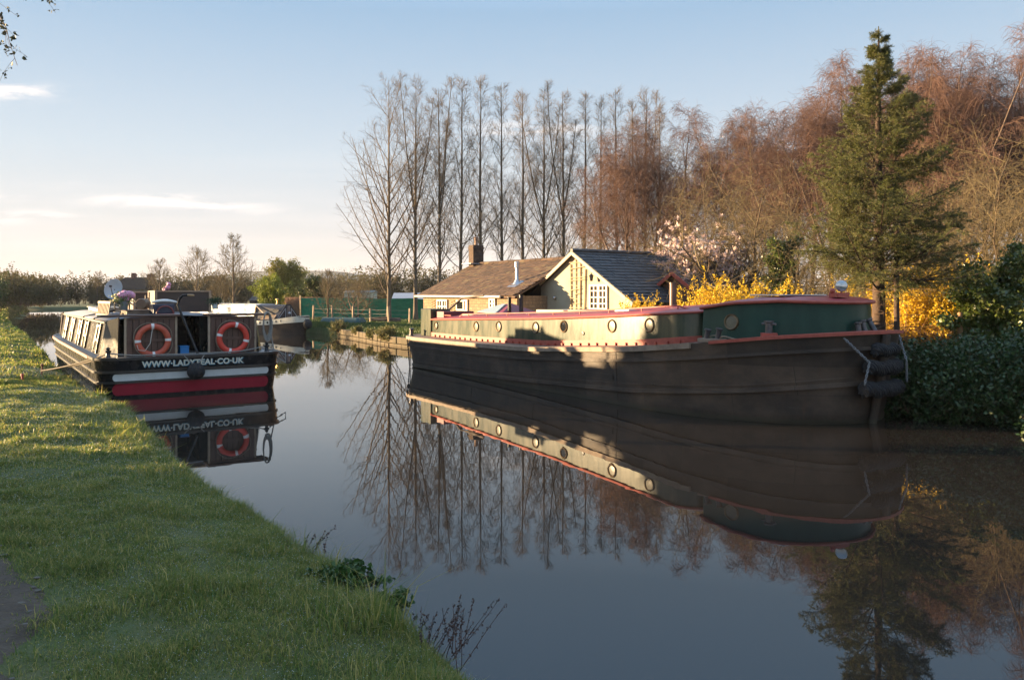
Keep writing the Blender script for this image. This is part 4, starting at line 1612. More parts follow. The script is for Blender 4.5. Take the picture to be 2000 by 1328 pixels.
# fore cabin
topf = interp((13, 2.02), (14, 2.15), (14.8, 2.19), (15.6, 2.16))
P_f = plan(13.2, 15.42, 1.95, .05, 2.15, 2, 2.3, yf=1.9)
P_f = [(x, min(abs(y), 1.62 + .0 * x) * (1 if y > 0 else -1)) for x, y in P_f]
P_f = plan(13.2, 15.5, 1.66, .05, 1.9, 2, 2.0, yf=1.6, ns=3, nm=4, nb=26)
P_ft = [(x - .02 * (x > 14), y * .975) for x, y in P_f]
fb = MB()
fb.loft([ring(P_f, lambda x: sheer(x) + .0), ring(P_ft, topf)])
fb.build('fore_cabin_side', GREEND, barge, smooth=True, ang=50)
rf = MB()
e2 = offs(P_ft, .05)
rr_ = [ring(offs(P_ft, .01), lambda x: topf(x) - .02), ring(e2, lambda x: topf(x) - .02), ring(e2, lambda x: topf(x) + .03)]
for s_, dz in ((.92, .065), (.7, .10), (.35, .125)):
    rr_.append([(14.2 + (x - 14.2) * s_, y * s_, topf(x) + dz) for x, y in e2])
rf.loft(rr_, cap1=True)
rf.build('fore_roof', ROOFRED, barge, smooth=True, ang=60)
m = MB()
m.tube([(x, y, topf(x) + .005) for x, y in offs(P_ft, .055)], .032, 8, True)
m.build('fore_roof_bead', RUSTRED, barge, smooth=True)
# stern box (wheelhouse remnant)
m = MB()
u0, u1 = bu(822, -1.8), bu(842, -1.8)
m.box(((u0 + u1) / 2 + .0, -1.45, 1.42), (u1 - u0 - .02, .72, .88))
m.build('stern_box', GREENP, barge, bevel=.015)
m = MB()
m.box((u1 + .31, -1.1, 1.62), (.58, 1.1, .34))
m.build('stern_hatch', M('maroon_paint', (.12, .02, .03), (.16, .03, .04), 5, .45), barge, bevel=.015)
# portholes
def porthole(u, v, z, nrm, r, glass):
    q = Vector((0, 0, 1)).rotation_difference(Vector(nrm)).to_matrix().to_4x4()
    mt = Matrix.Translation((u, v, z)) @ q
    f_ = MB()
    f_.lathe([(r * .8, -.01), (r * .8, .022), (r * .92, .03), (r, .022), (r * 1.06, .0), (r * 1.06, -.01)], 26, mt, cap=False)
    fo = f_.build('porthole', BRASSOLD, barge, smooth=True)
    g_ = MB()
    g_.lathe([(r * .82, .004), (r * .5, .008), (.001, .01)], 26, mt, cap=False)
    g_.build('pane', glass, fo, smooth=True)


BRASSOLD = M('dull_brass', (.22, .15, .08), (.12, .08, .045), 8, .4, metal=.6)
for px, py, dark in ((852, 636, 0), (930, 638, 0), (974, 638, 0), (1046, 640, 0), (1101, 638, 1), (1195, 637, 0), (1268, 635, 0)):
    p = bp(px, py, -1.80)
    porthole(p.x, -1.797, p.z, (0, -1, .0), .145 if px != 852 else .12, GLASS if dark else FADEDCREAM)
# one on the curve of the fore cabin
best = min(range(len(P_f)), key=lambda i: abs(((BM @ Vector((*P_f[i], 0))).x / (BM @ Vector((*P_f[i], 0))).y * F + HX) - 1431) + (1e3 if P_f[i][1] > 0 else 0))
a, b = P_f[best - 1], P_f[(best + 1) % len(P_f)]
t = Vector((b[0] - a[0], b[1] - a[1], 0)).normalized()
nr = Vector((t.y, -t.x, 0))
if nr.y > 0:
    nr = -nr
wp = BM @ Vector((*P_f[best], 0))
porthole(P_f[best][0], P_f[best][1] * .99, CAMZ - (629 - HY) / F * wp.y, (nr.x, nr.y, .05), .15, FADEDCREAM)
p = bp(1140, 651, -1.78)
m = MB()
m.lathe([(.045, -.02), (.045, .03), (.02, .032)], 12, Matrix.Translation((p.x, -1.79, p.z)) @ Matrix.Rotation(R(90), 4, 'X'))
m.build('drain_boss', DARKSTEEL, barge, smooth=True)
# roof rails with stanchions
rail = MB()
us = np.linspace(bu(905, -1.5), bu(1325, -1.5), 26)
pts = [(us[0] - .25, -1.52, topz(us[0]) + .05)] + [(u, -1.52, topz(u) + .15) for u in us] + [(us[-1] + .4, -1.5, topz(us[-1]) + .06)]
rail.tube(pts, .016, 6)
rail.tube([(x, -y, z) for x, y, z in pts], .016, 6)
for u in us[1::3]:
    for sg in (-1, 1):
        rail.tube([(u, sg * 1.52, topz(u) + .02), (u, sg * 1.52, topz(u) + .15)], .014, 6)
rail.build('grab_rail', RUSTRED, barge, smooth=True)
m = MB()
pts = [(bu(858, -1.6), -1.62, 1.67), (bu(882, -1.6), -1.62, 1.67)]
m.tube(pts, .014, 6)
m.tube([pts[0], (pts[0][0], -1.62, 1.5)], .013, 6)
m.build('stern_rail', RUSTRED, barge, smooth=True)
# tiller bar over the stern
m = MB()
a, b, c = bp(868, 612, -.9), bp(902, 583, -.5), bp(945, 577, -.3)
m.tube([a, b, c], [.045, .04, .03], 8)
m.build('tiller', M('weathered_tiller', (.13, .10, .075), (.08, .06, .045), 6, .7), barge, smooth=True)
# skylight pyramid, flues, boxes, vents
m = MB()
a = bp(980, 606, -.5)
zt = topz(a.x) + .1
m.add([(a.x - .95, -1.05, zt), (a.x + .75, -1.05, zt), (a.x + .75, .65, zt), (a.x - .95, .65, zt), (a.x - .1, -.2, zt + .36), (a.x + .1, -.2, zt + .36)],
      [(0, 1, 5, 4), (1, 2, 5), (2, 3, 4, 5), (3, 0, 4), (3, 2, 1, 0)])
sk = m.build('skylight', M('maroon_skylight', (.2, .03, .04), (.25, .04, .05), 5, .4), barge)
m = MB()
A_, B_, C_, D_ = Vector((a.x - .8, -.9, zt + .08)), Vector((a.x + .35, -.93, zt + .05)), Vector((a.x - .05, -.33, zt + .315)), Vector((a.x - .22, -.33, zt + .315))
nrm_ = (B_ - A_).cross(D_ - A_).normalized() * .03
m.add([A_ + nrm_, B_ + nrm_, C_ + nrm_, D_ + nrm_, A_, B_, C_, D_], [(0, 1, 2, 3), (4, 5, 6, 7), (0, 1, 5, 4), (1, 2, 6, 5), (2, 3, 7, 6), (3, 0, 4, 7)])
m.build('pane', M('pale_glass', (.35, .42, .42), None, rough=.1), sk)
def flue(px, ptop, v, r, mat, name='flue', cowl=False):
    p = bp(px, ptop, v)
    m_ = MB()
    z0 = topz(p.x) if p.x < 13 else topf(p.x)
    prof = [(r * 1.5, z0 + .02), (r * 1.5, z0 + .06), (r, z0 + .08), (r, p.z - .03), (r * 1.12, p.z - .03), (r * 1.12, p.z), (r * .7, p.z)]
    m_.lathe(prof, 16, Matrix.Translation((p.x, v, 0)))
    o_ = m_.build(name, mat, barge, smooth=True)
    return o_
flue(995, 580, -.55, .055, BLACKPAINT)
flue(1018, 576, -.25, .065, DARKSTEEL)
flue(1314, 552, .1, .085, M('stained_steel', (.07, .048, .04), (.13, .095, .08), 4, .4, metal=.5, stretch=(1, 1, .3)), 'chimney')
m = MB()
a, b = bp(1047, 604, -.7), bp(1100, 604, -.7)
m.span((a.x, -.7, topz(a.x) + .07), (b.x, .3, topz(a.x) + .24))
m.build('roof_box', CREAM, barge, bevel=.01)
m = MB()
b2 = bp(1180, 602, -.5)
m.span((b.x + .05, -.6, topz(b.x) + .08), (b2.x, .4, topz(b.x) + .23))
m.build('hatch', M('dark_hatch', (.1, .045, .04), (.14, .07, .06), 5, .5), barge, bevel=.01)
a = bp(1228, 603, -1.0)
m = MB()
m.box((a.x, -1.1, topz(a.x) + .13), (.5, .24, .05))
m.box((a.x, -1.1, topz(a.x) + .09), (.4, .18, .06))
m.build('roof_vent', WHITEPAINT, barge, bevel=.008)
m = MB()
a, b = bp(905, 609, -1.1), bp(950, 609, -1.1)
m.span((a.x, -1.2, topz(a.x) + .05), (b.x, -.9, topz(a.x) + .14))
m.build('plank', CREAM, barge, bevel=.005)
# silver hatch on the fore roof
a, b = bp(1487, 580, -.9), bp(1585, 580, -.5)
m = MB()
m.span((14.0, -1.05, topf(14.0) + .07), (14.72, .1, topf(14.3) + .115))
m.box((14.35, -.5, topf(14.3) + .14), (.8, 1.25, .025))
m.build('fore_hatch', STEEL, barge, bevel=.006)
# spotlight on its bracket
sp_ = bp(1643, 559, -.1)
zb = topf(sp_.x) + .1
m = MB()
m.box((sp_.x - .02, -.15, zb + .035), (.2, .34, .09))
m.tube([(sp_.x, -.1, zb + .05), (sp_.x, -.1, sp_.z - .1)], .02, 8)
m.ball((sp_.x - .05, -.3, zb + .11), .05, 10, 7)
sb_ = m.build('lamp_bracket', RUSTRED, barge, bevel=.004)
axis_ = Vector((.35, -.93, 0)).normalized()
mt = Matrix.Translation((sp_.x, -.1, sp_.z)) @ Vector((0, 0, 1)).rotation_difference(axis_).to_matrix().to_4x4()
m = MB()
m.lathe([(.03, -.12), (.08, -.07), (.105, 0), (.108, .02), (.098, .03)], 22, mt, cap=False)
sl = m.build('spotlight', STEEL, barge, smooth=True)
m = MB()
m.lathe([(.098, .028), (.06, .036), (.001, .04)], 22, mt, cap=False)
m.build('lens', M('lamp_glass', (.5, .55, .6), None, rough=.04, metal=.7), sl, smooth=True)


# bollards (fixed deck fittings)
def bollard(u, v, z, h, r, tilt=(0, 0), cross=False, name='bollard'):
    m_ = MB()
    mt_ = Matrix.Translation((u, v, z)) @ Matrix.Rotation(tilt[0], 4, 'X') @ Matrix.Rotation(tilt[1], 4, 'Y')
    m_.lathe([(r * 1.1, -.03), (r, .02), (r * .95, h * .8), (r * 1.35, h * .86), (r * 1.35, h), (r * .3, h + .005)], 16, mt_)
    if cross:
        m_.tube([(-r * 2.4, 0, h * .75), (r * 2.4, 0, h * .75)], .022, 8, m=mt_)
    return m_.build(name, BOLL, barge, smooth=True)


BOLL = M('worn_iron', (.06, .055, .06), (.14, .13, .13), 7, .45, metal=.5)


def edge_near(px, inset):
    pl = offs(P_g, -inset)
    i = min((i for i in range(len(pl)) if pl[i][1] < .6), key=lambda i: abs((BM @ Vector((*pl[i], 0))).x / (BM @ Vector((*pl[i], 0))).y * F + HX - px))
    return pl[i]


fine = plan(-.35, 16.0, 2.42, 1.9, 3.75, 2.3, 2.1, ns=20, nm=160, nb=90)
P_keep, P_g = P_g, fine
for px, tl in ((1379, (0, .25)), (1402, (0, .25))):
    u, v = edge_near(px, .28)
    bollard(u, v, sheer(u) + .07, .2, .05, tl)
u, v = edge_near(1390, .28)
m = MB()
m.box((u, v, sheer(u) + .045), (.5, .2, .07), rz=R(20))
m.build('bollard_base', GUNW, barge, bevel=.008)
u, v = edge_near(1499, .26)
bollard(u, v, sheer(u) + .09, .23, .065, (0, 0), True)
m = MB()
m.box((u, v, sheer(u) + .05), (.28, .2, .1), rz=R(45))
m.build('bollard_base', RUSTRED, barge, bevel=.008)
for (px, dv, h, tl) in ((1712, .3, .18, (0, -.1)), (1722, .2, .22, (.1, -.2)), (1738, .25, .26, (.15, -.45))):
    q = edge_near(px, dv)
    bollard(15.62 + (px - 1712) * .002, (px - 1722) * .016, sheer(15.6) + .03, h, .05, tl)
u, v = edge_near(772, .12)
bollard(u, v, sheer(u) + .02, .24, .06, (0, .1), name='stern_bollard')
# stem post down the bow
m = MB()
prof = [(15.74, 0, -.3), (15.80, 0, .1), (15.93, 0, .7), (16.02, 0, 1.3), (16.04, 0, 1.6)]
m.tube(prof, [.07, .075, .08, .085, .08], 8)
m.build('stem_post', HULL, barge, smooth=True)
# rudder at the stern
m = MB()
m.box((-.55, 0, .25), (.7, .08, .9))
m.tube([(-.3, 0, -.2), (-.3, 0, 1.15)], .05, 10)
m.build('rudder', HULL, barge, bevel=.01)

# rope fenders slung round the bow
FEND = M('black_rope_fender', (.014, .015, .017), (.035, .036, .04), 60, .85, .9, 70)
fend_pts = []
for i, (z, rad, hw) in enumerate(((1.33, .10, .34), (1.02, .115, .46), (.64, .125, .50))):
    pl = hull_plan(lambda x, z=z: z)
    pl = offs([(a[0], a[1]) for a in plan(-.2, 15.86 + .12 * (z / 1.6), 2.40, 1.9, 3.72, 2.3, 2.05, nb=60)], rad * .95)
    seg = [(x, y) for x, y in pl if abs(y) < hw * 1.6 and x > 14]
    seg = sorted(seg, key=lambda p: p[1])
    seg = [p for p in seg if -hw * 1.15 < p[1] < hw * 1.15]
    dense = []
    for j in range(len(seg) - 1):
        for q in range(2):
            f = q / 2
            dense.append(Vector((seg[j][0] * (1 - f) + seg[j + 1][0] * f, seg[j][1] * (1 - f) + seg[j + 1][1] * f, z + .02 * math.sin(j))))
    m = MB()
    rs = [rad * (1 + .05 * math.sin(j * 2.2)) for j in range(len(dense))]
    rs[0] *= .55
    rs[-1] *= .55
    m.tube([BM @ p for p in dense], rs, 14)
    # woven rope strands
    for s_ in range(7):
        st = []
        for j, p in enumerate(dense):
            a_ = j * .55 + s_ * 2 * math.pi / 7
            tn = (dense[min(j + 1, len(dense) - 1)] - dense[max(j - 1, 0)]).normalized()
            e1 = Vector((0, 0, 1))
            e2_ = tn.cross(e1)
            st.append(BM @ (p + (e1 * math.cos(a_) + e2_ * math.sin(a_)) * rs[j] * 1.01))
        m.tube(st, .02, 5)
    o = m.build('rope_fender', FEND, smooth=True)
    tag(o, ('short black rope fender, topmost of three across the barge bow', 'middle black rope fender of three across the barge bow',
            'longest black rope fender, lowest of three across the barge bow')[i], 'fender', 'rope fenders on the barge bow')
    fend_pts.append((dense[2], dense[-3]))


def chain(name, pts, label, mat, r=.008, link=.055, cat='chain'):
    m_ = MB()
    for i in range(len(pts) - 1):
        a_, b_ = Vector(pts[i]), Vector(pts[i + 1])
        L_ = (b_ - a_).length
        n_ = max(1, int(L_ / (link * .72)))
        d_ = (b_ - a_).normalized()
        q_ = Vector((1, 0, 0)).rotation_difference(d_).to_matrix().to_4x4()
        for k_ in range(n_):
            c_ = a_ + (b_ - a_) * ((k_ + .5) / n_)
            mt_ = Matrix.Translation(c_) @ q_ @ Matrix.Rotation(R(90) * (k_ % 2), 4, 'X') @ Matrix.Diagonal((1.35, .8, 1, 1))
            m_.torus(link * .36, r, 10, 5, mt_)
    return tag(m_.build(name, mat, smooth=True), label, cat)


CHAIN = M('pale_chain', (.30, .31, .33), (.18, .19, .2), 20, .5, metal=.6)
lp = [edge_near(1648, -.07)]
c0 = Vector((*edge_near(1648, -.07), sheer(15.2) - .02))
c1 = Vector(fend_pts[1][0]) + Vector((0, -.05, .1))
c2 = Vector(fend_pts[2][0]) + Vector((0, -.06, .1))
off = Vector((.1, -.1, 0))
chain('chain', [BM @ (c0), BM @ (c1 + off), BM @ (c2 + off)], 'pale chain slanting down the near side of the bow to the rope fenders', CHAIN, .010, .058)
c0 = Vector((15.85, .62, sheer(15.8) - .02))
d1, d2 = Vector(fend_pts[1][1]) + Vector((.16, .05, .1)), Vector(fend_pts[2][1]) + Vector((.16, .05, .1))
chain('chain', [BM @ Vector((15.98, .5, 1.58)), BM @ d1, BM @ d2], 'pale chain hanging straight down the far side of the bow', CHAIN, .010, .058)
P_g = P_keep
# dark chain hanging down the stern quarter
pl = hull_plan(lambda x: .5)
chain('chain', [BM @ Vector((1.22, -2.50, .9)), BM @ Vector((1.2, -2.44, .45)), BM @ Vector((1.24, -2.42, .02))], 'dark rusty chain hanging down the barge hull near its stern', DARKSTEEL, .012, .06)
# rope lying on the fore deck
m = MB()
u, v = (lambda q: q)(edge_near(1385, .2))
pts = []
for i in range(30):
    a_ = i / 29
    pts.append(BM @ Vector((u + .55 * a_ - .2, v + .12 * math.sin(a_ * 7) + .2 * a_, sheer(u) + .09 + .03 * math.sin(a_ * 11))))
m.tube(pts, .014, 6)
tag(m.build('rope', ROPE, smooth=True), 'slack mooring rope lying around the twin bollards on the barge', 'rope')

# ============ Lady Teal, the wide canal boat moored at the left bank
LO = Vector((-7.4, 18.25, 0))
LA_ = R(124.5)
LM = frame_mat(LO, LA_)
ca, sa = math.cos(LA_), math.sin(LA_)


def lp_(px, py, u):
    """local point on boat at forward position u seen at pixel"""
    k = (px - HX) / F
    # X = LO.x + ca*u - sa*v ; Y = LO.y + sa*u + ca*v
    v = (LO.x + ca * u - k * (LO.y + sa * u)) / (sa + k * ca)
    Y = LO.y + sa * u + ca * v
    return Vector((u, v, CAMZ - (py - HY) / F * Y))


boat = empty('canal_boat', LO, LA_)
tag(boat, 'wide black canal boat with flat stern, white and red stripes, moored at the grass bank', 'boat')
P0 = plan(0.12, 13.4, 1.98, .5, 2.6, 2.2, 1.9, yf=1.55)
P1_ = plan(0, 13.8, 2.07, .5, 2.8, 2.2, 1.9, yf=1.57)
gl = interp((0, .88), (9, .88), (12, .93), (14, 1.05))
m = MB()
rings = [ring(P0, -.5)]
for f in (0, .1, .35, .6, .8, 1):
    rings.append([(a[0] + (b[0] - a[0]) * f, a[1] + (b[1] - a[1]) * f, gl(a[0]) * f) for a, b in zip(P0, P1_)])
m.loft(rings, cap0=True)
m.build('hull', BLACKPAINT, boat, smooth=True, ang=50)
mid = lambda f: [(a[0] + (b[0] - a[0]) * f, a[1] + (b[1] - a[1]) * f) for a, b in zip(P0, P1_)]
RAILM = M('scuffed_rail', (.015, .015, .016), (.035, .032, .03), 8, .35, .1, rvar=.12)
band(mid(.66), lambda x: gl(x) * .64, lambda x: gl(x) * .70, -.03, .035).build('rubbing_strake', RAILM, boat, smooth=True)
band(mid(.4), lambda x: gl(x) * .375, lambda x: gl(x) * .425, -.03, .03).build('rubbing_strake', RAILM, boat, smooth=True)
band(mid(1), lambda x: gl(x) - .03, lambda x: gl(x) + .03, -.05, .025).build('gunwale', RAILM, boat, smooth=True)
m = MB()
for sg in (-1, 1):
    sel = [q for q in P1_ if q[1] * sg > 0 and q[0] > .7]
    if sel[0][0] > sel[-1][0]:
        sel = sel[::-1]
    m = MB()
    m.loft([[(x, y + sg * .022, gl(x) - .045), (x, y + sg * .034, gl(x) - .045), (x, y + sg * .034, gl(x) + .02), (x, y + sg * .022, gl(x) + .02)] for x, y in sel], cap0=True, cap1=True)
    m.build('gunwale_edge', RUSTRED, boat, smooth=True)
m = MB()
m.loft([ring(offs(P1_, -.04), lambda x: gl(x) + .005), ring([(x * .9 + .6, y * .5) for x, y in P1_], lambda x: gl(x) + .012)], cap1=True)
m.build('deck', M('grey_deck', (.2, .2, .2), (.27, .26, .25), 6, .5, .1), boat, smooth=True)


def stern_plank(z0, z1, hw, d, mat, name):
    """painted band with round ends lying on the flat stern"""
    h = (z1 - z0) / 2
    ys_, N_ = [], 16
    r_ = h * .8
    for i in range(9):
        ys_.append(-hw + r_ * (1 - math.cos(math.pi / 2 * i / 8)))
    ys_ += list(np.linspace(-hw + r_, hw - r_, N_))[1:-1]
    ys_ += [-y for y in reversed(ys_[:9])]
    rs = []
    for y in ys_:
        e = max(0.0, abs(y) - (hw - r_)) / r_
        hh = h * math.sqrt(max(0.0, 1 - min(1, e) ** 2)) + .001
        q = []
        for z in ((z0 + z1) / 2 - hh, (z0 + z1) / 2 + hh):
            xb = .12 * (1 - min(1, max(0, z / .88)))
            ay = min(1, max(0, abs(y) - 1.555) / .46)
            xb += .5 * (1 - max(0.0, 1 - ay ** 2.2) ** (1 / 2.2))
            q.append((xb - d, -y, z))
        rs.append([q[0], q[1], (q[1][0] + .02, q[1][1], q[1][2]), (q[0][0] + .02, q[0][1], q[0][2])])
    m_ = MB()
    m_.loft(rs, cap0=True, cap1=True)
    return m_.build(name, mat, boat)


stern_plank(.385, .545, 1.73, .006, M('stripe_white', (.68, .70, .69), (.6, .62, .6), 5, .35), 'white_stripe')
stern_plank(.06, .325, 1.73, .006, M('stripe_red', (.36, .02, .04), (.30, .018, .035), 4, .35), 'red_stripe')


def text(name, body, size, mat, parent, mtx, extrude=.002, offset=0, space=1.0, ax=1.0):
    cu = bpy.data.curves.new(name, 'FONT')
    cu.body = body
    cu.size = size
    cu.align_x = 'CENTER'
    cu.align_y = 'CENTER'
    cu.extrude = extrude
    cu.offset = offset
    cu.space_character = space
    tmp = bpy.data.objects.new(name, cu)
    COL.objects.link(tmp)
    bpy.context.view_layer.update()
    me = bpy.data.meshes.new_from_object(tmp.evaluated_get(bpy.context.evaluated_depsgraph_get()))
    bpy.data.objects.remove(tmp)
    bpy.data.curves.remove(cu)
    if isinstance(parent, MB):
        parent.add([v.co for v in me.vertices], [tuple(p.vertices) for p in me.polygons], mtx)
        return None
    me.name = name
    me.materials.clear()
    me.materials.append(mat)
    o_ = bpy.data.objects.new(name, me)
    COL.objects.link(o_)
    o_.parent = parent
    o_.matrix_local = mtx @ Matrix.Diagonal((ax, 1, 1, 1))
    return o_


def stern_text(body, z, size, mat, d, dy=0, dz=0, name='lettering', off=.006, y=0.02):
    xb = .12 * (1 - z / .88)
    tilt = math.atan2(.12, .88)
    # text x axis -> local -y (viewer's right), text y -> up, normal -> -x
    B = Matrix(((0, 0, -1), (-1, 0, 0), (0, 1, 0))).to_4x4()
    mt_ = Matrix.Translation((xb - d, y - dy, z + dz)) @ Matrix.Rotation(-tilt, 4, 'Y') @ B
    return text(name, body, size, mat, boat, mt_, .002, off, 1.06)


LETTER = M('lettering_cream', (.72, .72, .62), None, rough=.4)
LETTERB = M('lettering_blue', (.05, .22, .34), None, rough=.4)
stern_text('WWW·LADYTEAL·CO·UK', .735, .185, LETTERB, .003, .014, -.012, 'lettering_shadow', .008)
stern_text('WWW·LADYTEAL·CO·UK', .735, .185, LETTER, .008, name='lettering')

# cabin
CABB = M('cabin_black_green', (.012, .018, .015), (.03, .03, .026), 5, .22, .08, 14, rvar=.1, coat=.3)
CABS = M('cabin_side_paint', (.012, .013, .010), (.04, .031, .02), 9, .25, .12, 26, stretch=(1, 1, .6), rvar=.05, spec=.22)
cz0, cz1 = .885, 1.70
x0c, x1c = 1.1, 11.6


def cab_ring(x):
    return [(x, 1.84, cz0), (x, 1.70, cz1), (x, 1.2, cz1 + .07), (x, 0, cz1 + .12), (x, -1.2, cz1 + .07), (x, -1.70, cz1), (x, -1.84, cz0)]


m = MB()
m.loft([[p for p in cab_ring(x)][0:2] for x in (x0c, x1c)], closed=False)
m.loft([[p for p in cab_ring(x)][5:7] for x in (x0c, x1c)], closed=False)
m.build('cabin_side', CABS, boat)
m = MB()
m.loft([[(x, y * 1.012, z + .012) for x, y, z in cab_ring(x)[1:6]] for x in (x0c - .05, x1c + .05)], closed=False)
rfo = m.build('roof', M('roof_grey', (.22, .22, .23), (.3, .3, .31), 5, .4, .1), boat, smooth=True)
sol = rfo.modifiers.new('thickness', 'SOLIDIFY')
sol.thickness = .03
m = MB()
# aft bulkhead with dark doorway; front bulkhead
m.add(cab_ring(x1c), [tuple(range(7))])
m.build('bulkhead', CABB, boat)
for s_ in (1, -1):
    m = MB()
    m.add([(x0c, s_ * 1.835, cz0), (x0c, s_ * 1.695, cz1), (x0c, s_ * 1.2, cz1 + .065), (x0c, s_ * .34, cz1 + .105), (x0c, s_ * .34, cz0)], [(0, 1, 2, 3, 4)])
    m.build('bulkhead', CABB, boat)
m = MB()   # dark cabin well behind the doorway
m.add([(x0c + .003, .34, cz0), (x0c + .003, -.34, cz0), (x0c + 1.4, -.34, cz0), (x0c + 1.4, .34, cz0),
       (x0c + .003, .34, cz1 + .1), (x0c + .003, -.34, cz1 + .1), (x0c + 1.4, -.34, cz1 + .1), (x0c + 1.4, .34, cz1 + .1)],
      [(0, 1, 2, 3), (2, 3, 7, 6), (0, 3, 7, 4), (1, 2, 6, 5)])
m.build('companionway', BLACKPAINT, boat)
# windows: light framed, in the raised panels of the near and far side
tl = math.atan2(.14, cz1 - cz0)
WFR = M('window_frame_paint', (.30, .26, .19), (.22, .19, .14), 6, .45)
for sg in (1, -1):
    for i, u in enumerate((2.1, 4.5, 6.0, 8.0, 9.9)):
        mt_ = Matrix.Translation((u, sg * 1.775, 1.28)) @ Matrix.Rotation(tl * sg, 4, 'X')
        m = MB()
        for (dx, dz, w_, h_) in ((-.2, .12, .07, .36), (.2, .12, .07, .36), (0, .28, .47, .06), (0, -.06, .47, .06)):
            m.box((dx, sg * .02, dz), (w_, .05, h_), mt_)
        wf = m.build('window', WFR, boat, bevel=.006)
        m = MB()
        m.box((0, sg * .008, .11), (.34, .03, .3), mt_)
        m.build('pane', GLASS, wf)
        m = MB()
        m.box((-.31, sg * .02, -.02), (.035, .05, .72), mt_)
        m.box((.31, sg * .02, -.02), (.035, .05, .72), mt_)
        m.box((0, sg * .012, -.22), (.42, .025, .28), mt_)
        m.build('panel_moulding', CABS, boat, bevel=.006)
    m = MB()
    m.bar((x0c, sg * 1.735, 1.66), (x1c, sg * 1.735, 1.66), .035)
    m.build('roof_rail', M('rail_brown', (.13, .10, .075), (.2, .15, .11), 8, .45), boat)
# corner posts and front post
m = MB()
m.bar((x0c + .015, 1.85, cz0), (x0c + .015, 1.715, cz1), .03)
m.build('corner_post', M('corner_cream', (.55, .5, .3), None, rough=.4), boat)
m = MB()
m.bar((x1c + .3, 1.8, .88), (x1c + .3, 1.72, 1.72), .07)
m.bar((x1c + .3, -1.8, .88), (x1c + .3, -1.72, 1.72), .07)
m.build('bow_post', DARKWOOD, boat)
# boarded back doors
for c_, hw_ in ((lp_(295, 650, .55).y, .57), (lp_(454, 650, .55).y, .58)):
    m = MB()
    nb_ = 8
    for i in range(nb_):
        w_ = (2 * hw_ - .1) / nb_
        m.box((.55, c_ - hw_ + .05 + (i + .5) * w_, 1.335), (.035, w_ - .012, .86))
    dr = m.build('stern_door', DARKWOOD, boat, bevel=.004)
    m = MB()
    m.box((.57, c_, 1.335), (.02, 2 * hw_ - .1, .87))
    m.build('backing', BLACKPAINT, dr)
    for s_ in (-1, 1):
        m = MB()
        m.box((.55, c_ + s_ * (hw_ - .025), 1.34), (.05, .05, .90))
        m.build('door_frame', M('door_edge_pale', (.42, .32, .22), (.32, .24, .17), 9, .6), dr, bevel=.004)
    for z_, h_ in ((1.25, .07), (1.76, .05)):
        m = MB()
        m.box((.525, c_, z_), (.02, 2 * hw_ - .1, h_))
        m.build('ledge', DARKWOOD, dr, bevel=.003)
m = MB()
m.box((.75, lp_(275, 615, .7).y, 1.825), (.55, 1.75, .05))
m.box((.75, lp_(462, 612, .7).y, 1.825), (.55, 1.45, .05))
m.build('hatch_rail', DARKWOOD, boat, bevel=.006)
for s_, v_ in ((1, 1.66), (-1, -1.68)):
    m = MB()
    m.add([(.56, s_ * 1.62 - (.08 if s_ > 0 else -.0), cz0), (.56, s_ * 1.52, cz1 + .09), (x0c, s_ * 1.695, cz1), (x0c, s_ * 1.835, cz0)], [(0, 1, 2, 3)])
    wg = m.build('wing_panel', CABB, boat)
    wg.modifiers.new('thickness', 'SOLIDIFY').thickness = .03
# tiller
m = MB()
p0, p1, p2, p3 = lp_(386, 690, -.12), lp_(347, 596, .35), lp_(357, 577, .3), lp_(366, 576.5, .25)
m.tube([p0, p0.lerp(p1, .5), p1, p1.lerp(p2, .55) + Vector((0, .03, .01)), p2, p3], .028, 10)
tl_ = m.build('tiller', BLACKPAINT, boat, smooth=True)
p4 = lp_(379, 577, .18)
m = MB()
m.tube([p3, p3.lerp(p4, .5), p4], [.022, .028, .022], 10)
m.build('tiller_handle', M('varnished_wood', (.42, .26, .12), (.34, .2, .09), 9, .35), tl_, smooth=True)
# stern dollies
for sg, px in ((1, 0), (-1, 0)):
    m = MB()
    m.lathe([(.07, 0), (.05, .03), (.04, .1), (.07, .13), (.07, .15), (.03, .17), (.05, .2), (.02, .23)], 14, Matrix.Translation((.38, sg * 1.78, .9)))
    m.build('bollard', DARKSTEEL, boat, smooth=True)


def W_(p):
    return LM @ Vector(p)


